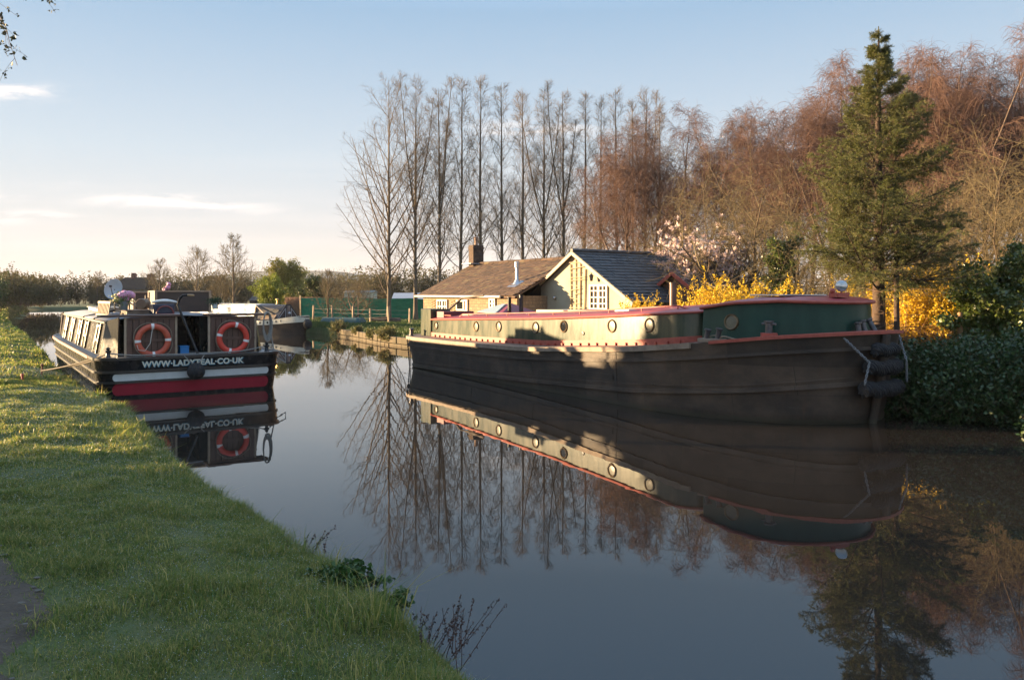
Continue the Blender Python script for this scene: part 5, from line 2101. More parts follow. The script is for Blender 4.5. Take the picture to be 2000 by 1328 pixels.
# lifebuoys
BUOYO = M('lifebuoy_orange', (.62, .085, .035), (.52, .07, .03), 6, .5, .1)
BUOYW = M('lifebuoy_tape', (.75, .74, .72), None, rough=.4)
for px, py, rot, col, lab in ((299, 665, 2, (.55, .10, .05), 'faded orange lifebuoy on the left back door'), (455, 660, -14, (.66, .06, .035), 'brighter red orange lifebuoy on the right back door')):
    p = lp_(px, py, .43)
    root = empty('lifebuoy', W_(p))
    root.rotation_euler = (LM @ Matrix.Rotation(R(-90), 4, 'Y')).to_euler()
    m = MB()
    m.torus(.325, .068, 44, 14, Matrix.Diagonal((1, 1, .8, 1)))
    m.build('ring', M('lifebuoy_paint', col, tuple(c * .85 for c in col), 6, .45, .1), root, smooth=True)
    m = MB()
    for k in range(4):
        a0 = R(90 * k + rot)
        pts = [(.325 * math.cos(a0 + d_), .325 * math.sin(a0 + d_), 0) for d_ in (-.09, -.03, .03, .09)]
        m.tube(pts, .0705, 14, m=Matrix.Diagonal((1, 1, .8, 1)))
    m.build('tape', BUOYW, root, smooth=True)
    m = MB()
    pts = []
    for k in range(4):
        for j in range(7):
            f = j / 7
            a0 = R(90 * (k + f) + rot)
            rr = .40 + .05 * math.sin(math.pi * f) * (1.0 if k != 1 else .3)
            pts.append((rr * math.cos(a0), rr * math.sin(a0), .01))
    m.tube(pts, .009, 6, True)
    m.build('grab_line', ROPE, root, smooth=True)
    tag(root, lab, 'lifebuoy', 'lifebuoys on the stern doors')
# hooks and lines of the lifebuoys
m = MB()
a = lp_(296, 632, .5)
pts = [a, a + Vector((-.1, .0, -.12)), a + Vector((-.13, .05, -.45)), a + Vector((-.13, .16, -.62)), a + Vector((-.13, .3, -.60)), a + Vector((-.13, .33, -.48))]
m.tube([W_(p) for p in pts], .009, 6)
tag(m.build('rope', M('pale_line', (.5, .47, .42), None, rough=.8), smooth=True), 'thin pale line looped over the left lifebuoy', 'rope')

# round rope fender on the stern with its slings
p = lp_(383, 725, -.2)
m = MB()
m.ball((0, 0, 0), .19, 18, 12, (1, 1, .95))
for k in range(6):
    for tilt_ in (-.7, .7):
        mt_ = Matrix.Rotation(k * math.pi / 6, 4, 'Z') @ Matrix.Rotation(math.pi / 2 + tilt_ * .4, 4, 'X')
        m.torus(.188, .011, 26, 5, mt_)
root = empty('ball_fender', W_(p))
m.build('ball', FEND, root, smooth=True)
m = MB()
iv = LM.inverted()
for s_ in (-1, 1):
    a, b = W_((-.02, p.y + s_ * .22, .9)), W_((p.x + .02, p.y + s_ * .04, p.z + .17))
    m.tube([a - W_(p), (a + b) / 2 - W_(p) + Vector((0, 0, -.02)), b - W_(p)], .012, 6)
m.build('sling', GREYROPE, root, smooth=True)
tag(root, 'round black rope fender hung in the middle of the canal boat stern', 'fender')

# ropes
def sag(a, b, s_, n=14):
    a, b = Vector(a), Vector(b)
    return [a.lerp(b, i / (n - 1)) + Vector((0, 0, -s_ * 4 * (i / (n - 1)) * (1 - i / (n - 1)))) for i in range(n)]


st = at(80, 727, 1.85 * F / (727 - HY))
stz_ = float(ground_z(st.x, st.y))
m = MB()
for d_ in (0, .07):
    m.tube(sag(W_((.38, 1.78 + d_ * .4, 1.0 - d_)), (st.x, st.y + d_, stz_ + .1), .05), .018, 6)
tag(m.build('mooring_rope', ROPE, smooth=True), 'doubled mooring rope from the canal boat stern down to the grass', 'rope')
m = MB()
m.tube([(0, 0, -.2), (.03, 0, .22)], .02, 8)
m.ball((.03, 0, .24), .035, 10, 6)
tag(m.build('mooring_stake', M('rusty_stake', (.22, .09, .06), (.15, .07, .05), 9, .8), smooth=True, loc=(st.x, st.y, stz_)), 'rusty mooring stake holding the doubled rope in the grass', 'stake')
st2_ = at(43, 733, 1.8 * F / (733 - HY))
m = MB()
m.tube([(0, 0, -.2), (0, .01, .1)], .025, 8)
m.tube([(0, 0, .09), (0, .01, .14)], .035, 8)
tag(m.build('mooring_stake', M('red_stake', (.42, .07, .05), None, rough=.6), smooth=True, loc=(st2_.x, st2_.y, float(ground_z(st2_.x, st2_.y)))), 'short red topped stake in the grass at the left', 'stake')
m = MB()
pts = sag(W_((.38, 1.78, 1.0)), W_((.3, 1.0, .93)), .02) + sag(W_((.3, 1.0, .93)), W_((.3, -1.0, .93)), .01) + sag(W_((.3, -1.0, .93)), W_((.38, -1.78, 1.05)), .02)
m.tube(pts, .015, 6)
tag(m.build('rope', GREYROPE, smooth=True), 'grey rope running across the stern deck below the doors', 'rope')
# coil on the right side
m = MB()
c_ = lp_(520, 632, .45)
for k in range(5):
    pts = []
    for i in range(24):
        a_ = 2 * math.pi * i / 24
        pts.append(W_(c_ + Vector((-.05 - .016 * k, .08 * math.cos(a_) * (1 + .1 * k), -.02 * k + .30 * math.sin(a_) * (1 + .05 * k)))))
    m.tube(pts, .016, 6, True)
a, b = W_(c_ + Vector((0, -.1, -.2))), W_((.2, -1.98, .75))
m.tube([a, a.lerp(b, .5) + Vector((0, 0, -.1)), b, W_((.05, -2.15, .62)), W_((.2, -2.2, .8)), W_((.38, -1.85, 1.0))], .017, 6)
tag(m.build('rope_coil', GREYROPE, smooth=True), 'grey rope coil hanging at the right corner of the stern doors', 'rope')
m = MB()
c_ = lp_(358, 684, .75)
m.box((0, 0, 0), (.3, .2, .17))
m.box((0, 0, .095), (.32, .22, .03))
o = m.build('storage_box', M('blue_plastic', (.01, .16, .42), None, rough=.35), bevel=.012, loc=W_(c_))
o.rotation_euler = (0, 0, LA_)
tag(o, 'bright blue plastic box in the doorway of the canal boat', 'box')


# ---- things on the roof of the canal boat
def roofz(v):
    return cz1 + .025 + float(np.interp(abs(v), [0, 1.2, 1.7], [.12, .07, 0]))


def planter(px0, px1, ptop, u, dep, zb, label, cut=0):
    a, b = lp_(px0, ptop, u), lp_(px1, ptop, u)
    w_ = abs(a.y - b.y)
    cx, cy, zt_ = u + dep / 2, (a.y + b.y) / 2, a.z
    root = empty('planter_box', W_((cx, cy, zb)), LA_)
    h = zt_ - zb
    m_ = MB()
    m_.box((0, 0, h / 2), (dep, w_, h))
    m_.build('side_panel', M('planter_dark', (.045, .028, .022), (.07, .045, .033), 4, .5, .1, stretch=(1, .2, 1)), root)
    m_ = MB()
    for sx in (-1, 1):
        for sy in (-1, 1):
            m_.box((sx * dep / 2, sy * w_ / 2, h / 2 + .005), (.07, .07, h + .02))
    m_.box((-dep / 2, 0, h + .0), (.05, w_, .035))
    m_.box((dep / 2, 0, h + .0), (.05, w_, .035))
    m_.box((0, -w_ / 2, h), (dep, .05, .035))
    m_.box((0, w_ / 2, h), (dep, .05, .035))
    m_.build('frame', M('planter_frame', (.36, .25, .16), (.28, .19, .12), 8, .5), root, bevel=.005)
    return tag(root, label, 'planter')


planter(304, 410, 569, 3.4, .9, roofz(0), 'largest dark boarded planter with pale corner posts on the boat roof')
planter(262, 302, 571, 5.0, .8, roofz(.8), 'dark planter box further back behind the flowers on the boat roof')


def flower_pot(px, py, u, s, label, pinks, yellows, potmat, green, n=80):
    r = np.random.default_rng(int(px))
    p = lp_(px, py, u)
    z0 = roofz(p.y) + (p.z - roofz(p.y)) * 0
    root = empty('flower_pot', W_((u, p.y, p.z)), LA_)
    m_ = MB()
    m_.lathe([(.75 * s, 0), (s, 1.7 * s), (1.06 * s, 1.7 * s), (1.06 * s, 1.85 * s), (.95 * s, 1.85 * s), (.9 * s, 1.6 * s), (.02, 1.6 * s)], 20)
    m_.build('pot', potmat, root, smooth=True)
    C = r.normal(0, 1, (n * 6, 3)) * np.array([.8, .9, .55]) * s + np.array([0, 0, 2.3 * s])
    L = leaves(C, .5 * s, r, asp=.45)
    np_mesh('leaves', L[0], None, L[1], mat=green, parent=root)
    for nm_, cen, cnt, mat_, sz in (('pink_flowers', pinks, 1, PINKF, .42), ('yellow_flowers', yellows, 1, YELF, .16)):
        if not cen:
            continue
        m_ = MB()
        for (dy, dz, rr) in cen:
            m_.ball((r.normal(-.3, .2) * s, dy * s, dz * s), rr * s, 10, 7)
            for k in range(7):
                d_ = unit(r.normal(0, 1, 3))
                m_.ball((r.normal(-.3, .2) * s + d_[0] * rr * .5 * s, (dy + d_[1] * rr * .6) * s, (dz + d_[2] * rr * .6) * s), rr * .6 * s, 8, 6)
        m_.build(nm_, mat_, root, smooth=True)
    return tag(root, label, 'flower pot')


PINKF = M('pink_petals', (.60, .22, .36), (.72, .38, .50), 30, .6)
YELF = M('yellow_petals', (.62, .52, .16), (.75, .68, .4), 30, .6)
GRN = M('pot_leaves', (.05, .10, .02), (.12, .18, .04), island=True, rough=.5, trans=.2)
p = flower_pot(241, 606, 2.4, .125, 'grey bucket of pink and yellow flowers on the boat roof',
           [(-.3, 3.2, .75), (-1.2, 3.1, .8), (.5, 2.9, .65), (-.6, 2.5, .6)], [(1.3, 2.5, .3), (1.7, 2.0, .28), (1.0, 2.2, .25), (2.0, 2.8, .2), (1.5, 3.1, .22), (2.2, 1.6, .25)], M('zinc', (.16, .18, .19), (.22, .24, .25), 6, .4, metal=.5), GRN, 60)
flower_pot(420, 604, 2.6, .095, 'small pale pot with a clipped green plant at the right of the boat roof', [], [], M('pale_pot', (.42, .48, .46), None, rough=.5),
           M('box_leaves', (.02, .05, .012), (.04, .08, .02), island=True, rough=.5), 130)
q = lp_(324, 567, 4.0)
flower_pot(324, 573, 4.0, .07, 'pink flowers peeping over the large planter on the boat roof', [(-.6, 2.2, 1.0), (.6, 1.6, .8), (-1.0, 3.6, .8)], [], DARKSTEEL, GRN, 20)
# satellite dish
p = lp_(222, 565, 6.0)
root = empty('satellite_dish', W_((6.0, p.y, roofz(p.y))))
m = MB()
h = p.z - roofz(p.y)
nrm = Vector((.25, -.95, .22)).normalized()
mt = Matrix.Translation((0, 0, h)) @ Vector((0, 0, 1)).rotation_difference(nrm).to_matrix().to_4x4() @ Matrix.Diagonal((.78, 1.0, 1, 1))
m.lathe([(.001, -.06), (.12, -.045), (.22, -.01), (.30, .045), (.302, .05), (.29, .05), (.21, .002), (.12, -.035), (.001, -.05)], 30, mt, cap=False)
m.build('dish', M('dish_grey', (.42, .45, .48), None, rough=.45), root, smooth=True)
m = MB()
m.tube([(0, .06, 0), (0, .06, h)], .02, 8)
m.tube([Vector((0, 0, h)) + nrm * .02 + Vector((0, 0, -.28)), Vector((0, 0, h)) + nrm * .38], .01, 6)
m.box(Vector((0, 0, h)) + nrm * .38, (.05, .07, .05))
m.build('mast', DARKSTEEL, root, smooth=True)
tag(root, 'pale grey satellite dish standing on the canal boat roof', 'satellite dish')
# slatted gangplank / rack
def rack():
    a, b = lp_(190, 592, 4.2), lp_(236, 604, 2.5)
    root_ = empty('wooden_rack', W_((0, 0, 0)), LA_)
    m_ = MB()
    A, B_ = Vector((4.1, 1.58, 1.78)), Vector((2.3, 1.52, 1.78))
    for dz, dy in ((.02, 0), (.34, -.05), (.34, -.42), (.05, -.42)):
        m_.bar(A + Vector((0, dy, dz)), B_ + Vector((0, dy, dz)), .05)
    m_.build('rail', WOODP, root_)
    m_ = MB()
    for i in range(9):
        c0_ = A.lerp(B_, (i + .5) / 9)
        m_.bar(c0_ + Vector((0, 0, 0)), c0_ + Vector((0, -.05, .34)), .07, .03)
        m_.bar(c0_ + Vector((0, -.05, .36)), c0_ + Vector((.12, -.42, .36)), .09, .02)
    m_.build('slats', WOODP, root_)
    for s_ in ():
        pass
    return tag(root_, 'pale slatted wooden rack lying along the left of the boat roof', 'rack')


WOODP = M('pale_slats', (.34, .26, .17), (.25, .19, .125), 8, .6)
rack()
# navy locker with bag and wheel
p0, p1 = lp_(300, 610, 1.9), lp_(342, 594, 1.9)
root = empty('locker', W_((2.2, (p0.y + p1.y) / 2, roofz(.3) + .0)), LA_)
hw_ = abs(p0.y - p1.y)
m = MB()
m.box((0, 0, (p1.z - roofz(.3)) / 2), (.5, hw_, p1.z - roofz(.3)))
m.build('case', M('navy_paint', (.012, .022, .05), (.02, .03, .06), 6, .35), root, bevel=.02)
m = MB()
m.torus(.2, .02, 24, 8, Matrix.Translation((-.29, -.02, .0)) @ Matrix.Rotation(R(90), 4, 'Y'))
m.tube([(-.29, -.2, 0), (-.29, .18, 0)], .012, 6)
m.build('hand_wheel', M('wheel_red', (.2, .05, .04), None, rough=.5), root, smooth=True)
tag(root, 'navy blue locker with a small wheel in front on the boat roof', 'locker')
m = MB()
pts = [(0, -.3 + .6 * i / 8, .02 + .05 * math.sin(math.pi * i / 8)) for i in range(9)]
m.tube(pts, [.03, .05, .06, .07, .07, .065, .06, .05, .03], 10, m=Matrix.Diagonal((1.6, 1, .7, 1)))
o = m.build('white_bag', WHITEPAINT, smooth=True, loc=W_((2.2, (p0.y + p1.y) / 2 - .05, p1.z + .03)))
o.rotation_euler = (0, 0, LA_)
tag(o, 'rolled white bag lying on top of the navy locker', 'bag')
# watering can on its side
p = lp_(280, 592, 3.1)
root = empty('watering_can', W_((3.1, p.y, p.z - .02)), LA_ + R(60))
m = MB()
m.lathe([(.13, -.18), (.14, -.16), (.14, .15), (.12, .17), (.06, .18)], 20, Matrix.Rotation(R(90), 4, 'X'))
m.build('can', M('dull_tin', (.22, .17, .12), (.16, .12, .09), 8, .5, metal=.4), root, smooth=True)
m = MB()
m.tube([(.1, .1, -.08), (.3, .0, .0), (.42, -.05, .1)], .02, 8)
m.tube([(-.1, -.12, .12), (-.05, 0, .22), (-.1, .12, .12)], .012, 6)
m.build('spout', M('dull_tin_spout', (.22, .17, .12), None, rough=.5, metal=.4), root, smooth=True)
tag(root, 'dull tin watering can lying beside the flower bucket on the roof', 'watering can')
m = MB()
m.box((0, 0, 0), (.9, 1.1, .09))
m.box((0, 0, .05), (.96, 1.16, .03))
o = m.build('roof_hatch', M('hatch_brown', (.13, .08, .05), (.2, .14, .1), 5, .5), boat, bevel=.008)
o.location = (2.9, .55, roofz(.4) + .04)
# roof hatches and vents along the far left of the roof
for (u_, v_, l_, w__) in ((7.5, .9, 1.3, .7), (9.6, .8, 1.0, .7)):
    m = MB()
    m.box((u_, v_, roofz(v_) + .05), (l_, w__, .1))
    m.box((u_, v_, roofz(v_) + .115), (l_ + .08, w__ + .08, .03))
    m.build('skylight', M('hatch_pale', (.4, .36, .3), (.3, .26, .2), 6, .5), boat, bevel=.01)
for u_ in (3.3, 5.6):
    m = MB()
    m.bar((u_, 1.75, 1.69), (u_ + .1, .95, roofz(.9) + .07), .09, .06)
    m.build('roof_bar', BLACKPAINT, boat, bevel=.01)
    m = MB()
    m.lathe([(.1, 0), (.1, .03), (.14, .05), (.12, .075), (.03, .09)], 16, Matrix.Translation((u_ - .4, 1.3, roofz(1.3))))
    m.build('mushroom_vent', STEEL, boat, smooth=True)

# ============ second boat beyond
FO = at(592, 577, 46.0)
FO.z = 0
FA = math.atan2(-.62, .785)
FM = frame_mat(FO, FA)


def fp_(px, py, v):
    k = (px - HX) / F
    c, s_ = math.cos(FA), math.sin(FA)
    u = (k * (FO.y + c * v) - FO.x + s_ * v) / (c - k * s_)
    Y = FO.y + s_ * u + c * v
    return Vector((u, v, CAMZ - (py - HY) / F * Y))


boat2 = empty('narrowboat', FO, FA)
tag(boat2, 'narrowboat with white cabin side and black triangular bow cover, moored on the far bank', 'boat')
PB0 = plan(-14, .1, .98, .4, 3.2, 2, 1.7, yf=.6)
PB1 = plan(-14, .45, 1.08, .4, 3.4, 2, 1.7, yf=.6)
gb = interp((-14, .72), (-4, .72), (-2, .8), (.45, 1.12))
m = MB()
rings = [ring(PB0, -.4)]
for f in (0, .4, .7, 1):
    rings.append([(a[0] + (b[0] - a[0]) * f, a[1] + (b[1] - a[1]) * f, gb(a[0]) * f) for a, b in zip(PB0, PB1)])
m.loft(rings, cap0=True, cap1=True)
m.build('hull', M('brown_black_hull', (.03, .022, .018), (.06, .04, .03), 4, .35), boat2, smooth=True, ang=50)
pm = [(a[0] + (b[0] - a[0]) * .86, a[1] + (b[1] - a[1]) * .86) for a, b in zip(PB0, PB1)]
band(pm, lambda x: gb(x) * .68, lambda x: gb(x) * 1.02, -.03, .025).build('name_band', M('name_band_cream', (.62, .6, .5), (.5, .47, .38), 5, .35), boat2, smooth=True)


def cab2(x):
    return [(x, -.98, .72), (x, -.84, 1.68), (x, -.4, 1.78), (x, .4, 1.78), (x, .84, 1.68), (x, .98, .72)]


m = MB()
m.loft([cab2(-12.5), cab2(-3.6)], closed=False, cap0=True, cap1=True)
m.build('cabin', M('cabin_white', (.66, .62, .54), (.56, .5, .42), 5, .4), boat2)
m = MB()
for sg in (-1, 1):
    m.bar((-12.4, sg * .93, 1.52), (-3.62, sg * .93, 1.52), .03)
    m.bar((-12.4, sg * .75, 1.74), (-3.62, sg * .75, 1.74), .03)
m.build('handrail', M('rail_tan', (.45, .36, .26), None, rough=.5), boat2)
# cratch: triangular board and cover
CRATCH = M('black_cover', (.02, .02, .026), (.035, .034, .042), 6, .45, .2, 10)
a0 = [(-3.55, -.98, .78), (-3.55, -.84, 1.68), (-3.55, 0, 1.8), (-3.55, .84, 1.68), (-3.55, .98, .78)]
a1 = [(-1.5, -.85, .85), (-1.5, -.32, 1.4), (-1.5, 0, 1.72), (-1.5, .32, 1.4), (-1.5, .85, .85)]
m = MB()
m.loft([a0, a1], closed=False)
cv = m.build('cratch_cover', CRATCH, boat2)
cv.modifiers.new('thickness', 'SOLIDIFY').thickness = .02
m = MB()
m.bar((-3.5, -.86, 1.7), (-2.6, -.87, 1.2), .07, .03)
m.bar((-2.6, -.87, 1.2), (-1.55, -.3, 1.66), .06, .03)
m.bar((-3.52, -1.0, .78), (-3.52, -.86, 1.7), .09, .03)
m.build('cover_strap', M('tan_trim', (.5, .36, .22), None, rough=.6), boat2)
m = MB()
m.add([(-3.0, -.94, .84), (-1.6, -.92, .86), (-1.65, -.68, 1.16), (-2.5, -.90, 1.16)], [(0, 1, 2, 3)])
pn = m.build('cover_panel', M('tan_cover', (.36, .25, .15), (.28, .19, .12), 6, .7), boat2)
pn.modifiers.new('thickness', 'SOLIDIFY').thickness = .015
m = MB()
m.prism([(-.88, .80), (.88, .80), (.16, 1.76), (-.16, 1.76)], .04, Matrix(((0, 0, 1, -1.47), (1, 0, 0, 0), (0, 1, 0, 0), (0, 0, 0, 1))))
cb = m.build('cratch_board', CRATCH, boat2)
m = MB()
for s_ in (-1, 1):
    tri = [(s_ * .72, .90), (s_ * .2, .90), (s_ * .2, 1.52)]
    for i in range(3):
        p_, q_ = tri[i], tri[(i + 1) % 3]
        m.bar((-1.42, p_[0], p_[1]), (-1.42, q_[0], q_[1]), .03, .02)
m.build('window_trim', M('silver_trim', (.5, .5, .52), None, rough=.4), cb)
m = MB()
m.box((-1.425, 0, 1.28), (.02, .22, .8))
m.build('centre_panel', M('centre_panel_tan', (.3, .24, .2), (.1, .08, .09), 6, .5, stretch=(1, 1, .4)), cb)
m = MB()
m.ball((-1.36, .02, 1.22), .1, 12, 8)
m.build('headlamp', STEEL, boat2, smooth=True)
m = MB()
m.lathe([(.05, 0), (.04, .2), (.09, .24), (.09, .3), (.03, .34)], 12, Matrix.Translation((-2.4, -.1, 1.78)))
m.build('roof_lamp', BRASS, boat2, smooth=True)
m = MB()
m.ball((.42, 0, .62), .27, 14, 9, (.9, 1, 1.1))
m.tube([(.3, -.1, 1.1), (.45, -.1, .8)], .02, 6)
m.build('bow_fender', FEND, boat2, smooth=True)
m = MB()
m.bar((.2, 0, 1.12), (.48, 0, .5), .08, .05)
m.build('stem_bar', STEEL, boat2)
# name lettering on the near bow flare
def band_text(body, xc, size):
    pl_ = offs(pm, .030)
    near = [q for q in pl_ if q[1] < 0]
    i = min(range(len(near)), key=lambda i: abs(near[i][0] - xc))
    p_, q_ = Vector((*near[i + 1], 0)), Vector((*near[i - 1], 0))
    if p_.x > q_.x:
        p_, q_ = q_, p_
    tx = (q_ - p_)
    tx.z = gb(q_.x) * .85 - gb(p_.x) * .85
    tx.normalize()
    ny_ = Vector((0, 0, 1)) - tx * tx.z
    ny_.normalize()
    nz_ = tx.cross(ny_)
    c__ = Vector((*near[i], gb(near[i][0]) * .85)) + nz_ * .004
    mt_ = Matrix((tx, ny_, nz_)).transposed().to_4x4()
    mt_.translation = c__
    text('lettering', body, size, BLACKPAINT, NAME, mt_, .006, .004, 1.05)


NAME = MB()
for j, ch in enumerate('HONKY MOOR II'):
    if ch != ' ':
        band_text(ch, -2.75 + j * .145, .17)

NAME.build('lettering', BLACKPAINT, boat2)

# ------------------------------------------------------------------ the cottage
HO = Vector((-4.2, 37, .25))
HA = math.atan2(-.824, .5666)


def hp(px, py, yl):
    k = (px - HX) / F
    c, s_ = math.cos(HA), math.sin(HA)
    u = (k * (HO.y + c * yl) - HO.x + s_ * yl) / (c - k * s_)
    Y = HO.y + s_ * u + c * yl
    return Vector((u, yl, CAMZ - (py - HY) / F * Y - HO.z))


house = empty('cottage', HO, HA)
tag(house, 'low stone cottage with brown tiled roof and cream gable wing under slate', 'house')
STONEW = brick_mat('cottage_stone', (.22, .15, .09), (.29, .20, .12), (.16, .12, .085), 1.0, .34, .13, .9, .012, .45)
RENDER = M('cream_render', (.42, .37, .265), (.36, .315, .22), 2.2, .85, .15, 30, detail=8)
BRICKC = brick_mat('chimney_brick', (.075, .045, .03), (.12, .07, .042), (.06, .05, .04), 1.0, .23, .075, .9, .01, .5)
TILE = M('stone_roof_tiles', (.045, .026, .017), (.10, .056, .033), island=True, rough=.9, c3=(.12, .09, .045), bump=.3, bscale=20)
SLATE = M('roof_slates', (.028, .03, .034), (.05, .051, .054), island=True, rough=.6, c3=(.07, .068, .065), bump=.2, bscale=14)
WHITEF = M('white_frames', (.70, .62, .50), (.6, .53, .42), 8, .5)
ez = 2.28 - HO.z     # eaves height in the house frame
rz = 3.80 - HO.z
yr = 2.87
slope = (rz - ez) / (yr + .2)
L1 = 7.75
m = MB()
m.span((0, 0, -.4), (L1, .3, ez))
m.span((0, .302, -.4), (.3, yr * 2 - .302, ez))
m.span((L1 - .3, .302, -.4), (L1 - .002, yr * 2 - .302, ez))
m.span((0, yr * 2 - .3, -.4), (L1, yr * 2, ez))
m.add([(.002, 0, ez), (.002, yr * 2, ez), (.002, yr, rz - .05), (.28, 0, ez), (.28, yr * 2, ez), (.28, yr, rz - .05)], [(0, 1, 2), (3, 5, 4), (0, 2, 5, 3), (1, 4, 5, 2), (0, 3, 4, 1)])
m.build('stone_wall', STONEW, house)


def tiles(name, O, ex, es, W_, Ls, rows, tw, inside, mat, seed, th=.022):
    """overlapping roof tiles as one mesh: O eave corner, ex along the eave, es up the slope"""
    rr = random.Random(seed)
    ex, es = Vector(ex).normalized(), Vector(es).normalized()
    nz_ = ex.cross(es).normalized()
    if nz_.z < 0:
        nz_ = -nz_
    m_ = MB()
    rh = Ls / rows
    # boarding under the tiles
    for r_i in range(rows):
        n_ = int(W_ / tw) + 2
        for c_i in range(n_):
            x0 = (c_i - (.5 if r_i % 2 else 0)) * tw + rr.uniform(-.01, .01)
            x1 = x0 + tw - .008
            x0, x1 = max(0, x0), min(W_, x1)
            if x1 - x0 < .04 or not inside((x0 + x1) / 2, (r_i + .5) * rh):
                continue
            s0 = r_i * rh + rr.uniform(-.015, .012)
            s1 = (r_i + 1) * rh + .06
            h0 = .035 + rr.uniform(-.004, .012)
            h1 = .012
            sk_ = rr.uniform(-.006, .006)
            q = []
            for hh in (0, th):
                q += [O + ex * x0 + es * (s0 + sk_) + nz_ * (h0 + hh), O + ex * x1 + es * (s0 - sk_) + nz_ * (h0 + hh), O + ex * x1 + es * s1 + nz_ * (h1 + hh), O + ex * x0 + es * s1 + nz_ * (h1 + hh)]
            m_.add(q, [(3, 2, 1, 0), (4, 5, 6, 7), (0, 1, 5, 4), (1, 2, 6, 5), (2, 3, 7, 6), (3, 0, 4, 7)])
    return m_.build(name, mat, house)


O = Vector((-.25, -.22, ez - .02))
es = Vector((0, yr + .22, rz - ez + .02))
Ls = es.length
cosl = (yr + .22) / Ls
m = MB()
poly = [(-.25, -.2), (7.9, -.2), (7.9, 1.45), (9.3, yr), (-.25, yr)]
zf = lambda y: ez + (y + .2) * slope - .02
n_ = len(poly)
vs = [(x, y, zf(y)) for x, y in poly] + [(x, y, zf(y) - .06) for x, y in poly]
m.add(vs, [tuple(range(n_)), tuple(range(2 * n_ - 1, n_ - 1, -1))] + [(i, (i + 1) % n_, n_ + (i + 1) % n_, n_ + i) for i in range(n_)])
poly = [(-.25, yr), (9.3, yr), (9.3, yr * 2 + .2), (-.25, yr * 2 + .2)]
zb_ = lambda y: rz - .02 - (y - yr) * slope
vs = [(x, y, zb_(y)) for x, y in poly] + [(x, y, zb_(y) - .06) for x, y in poly]
m.add(vs, [(0, 1, 2, 3), (7, 6, 5, 4), (0, 1, 5, 4), (1, 2, 6, 5), (2, 3, 7, 6), (3, 0, 4, 7)])
roof_main = m.build('roof', M('roof_boarding', (.10, .06, .04), (.14, .09, .06), 5, .9), house)
tl_o = tiles('tiled_slope', O, (1, 0, 0), es, 9.6, Ls, 19, .26, lambda x, s_: (x < 8.12) or (s_ * cosl > 1.68 and x - .25 < 7.9 + (s_ * cosl - .22 - 1.45) * .98), TILE, 5)
rr_ = random.Random(2)
m = MB()
for i in range(22):
    x0 = -.28 + i * .42
    if x0 < 9.1:
        m.tube([(x0, yr, rz + .03 + rr_.uniform(-.012, .012)), (x0 + .40, yr, rz + .03 + rr_.uniform(-.012, .012))], .10, 8)
m.build('ridge_tiles', TILE, house)
# gutter and fascia
m = MB()
m.tube([(-.3, -.29, ez - .02), (7.0, -.29, ez - .035)], .05, 8)
m.build('gutter', WHITEF, house, smooth=True)
# chimney
m = MB()
cc = hp(927, 500, yr)
m.box((.12, yr, (rz + 4.62 - HO.z) / 2 - .1), (.42, .60, 4.62 - HO.z - rz + .5))
m.box((.12, yr, 4.62 - HO.z), (.48, .66, .07))
m.box((.12, yr, 4.70 - HO.z), (.36, .54, .1), taper=(.8, .8))
ch = m.build('chimney', BRICKC, house)
m = MB()
m.lathe([(.10, 0), (.085, .1), (.08, .28), (.11, .3), (.11, .33), (.07, .36), (.13, .40), (.02, .46)], 14, Matrix.Translation((.12, yr, 4.74 - HO.z)))
m.build('chimney_pot', M('terracotta_pot', (.32, .2, .13), (.2, .13, .09), 8, .8), ch, smooth=True)
m = MB()
m.box((.12, yr - .3, rz + .05), (.85, .55, .04))
m.build('lead_flashing', M('lead', (.36, .36, .37), (.28, .28, .29), 5, .5), ch)
# steel flue through the tiles
p = hp(1010, 512, .75)
m = MB()
zr_ = ez + (.95) * slope
m.lathe([(.20, -.02), (.075, .2), (.075, p.z - zr_ - .24), (.10, p.z - zr_ - .22), (.10, p.z - zr_), (.06, p.z - zr_ + .02)], 18, Matrix.Translation((p.x, .75, zr_)))
m.box((p.x, .70, zr_ + .02), (.6, .6, .02), Matrix.Translation((p.x, .7, zr_ + .02)) @ Matrix.Rotation(math.atan(slope), 4, 'X') @ Matrix.Translation((-p.x, -.7, -zr_ - .02)))
m.build('flue', STEEL, house, smooth=True)


def window(px0, px1, pt, pb, yl, rows, cols, name='window', dark=GLASS, double=True):
    a, b = hp(px0, pt, yl), hp(px1, pb, yl)
    w, h = b.x - a.x, a.z - b.z
    cx, cz = (a.x + b.x) / 2, (a.z + b.z) / 2
    m_ = MB()
    t = .07
    m_.box((cx - w / 2 + t / 2, yl - .02, cz), (t, .1, h))
    m_.box((cx + w / 2 - t / 2, yl - .02, cz), (t, .1, h))
    m_.box((cx, yl - .02, cz + h / 2 - t / 2), (w - 2 * t, .098, t))
    m_.box((cx, yl - .02, cz - h / 2 + t / 2), (w - 2 * t, .098, t))
    for i in range(1, cols):
        m_.box((cx - w / 2 + w * i / cols, yl - .02, cz), (.05 if (i * 2 != cols) else .12, .07, h - 2 * t))
    for j in range(1, rows):
        m_.box((cx, yl - .02, cz - h / 2 + h * j / rows), (w - 2 * t, .06, .04))
    f_ = m_.build(name, WHITEF, house, bevel=.006)
    m_ = MB()
    m_.box((cx, yl - .012, cz), (w - t, .02, h - t))
    m_.build('pane', dark, f_)
    return f_


window(855, 875, 585, 612, 0, 2, 4)
window(893, 908, 586, 607, 0, 1, 1)
window(907, 915, 585, 609, 0, 1, 1, dark=WHITEF)
window(957, 969, 583, 603, 0, 2, 2)
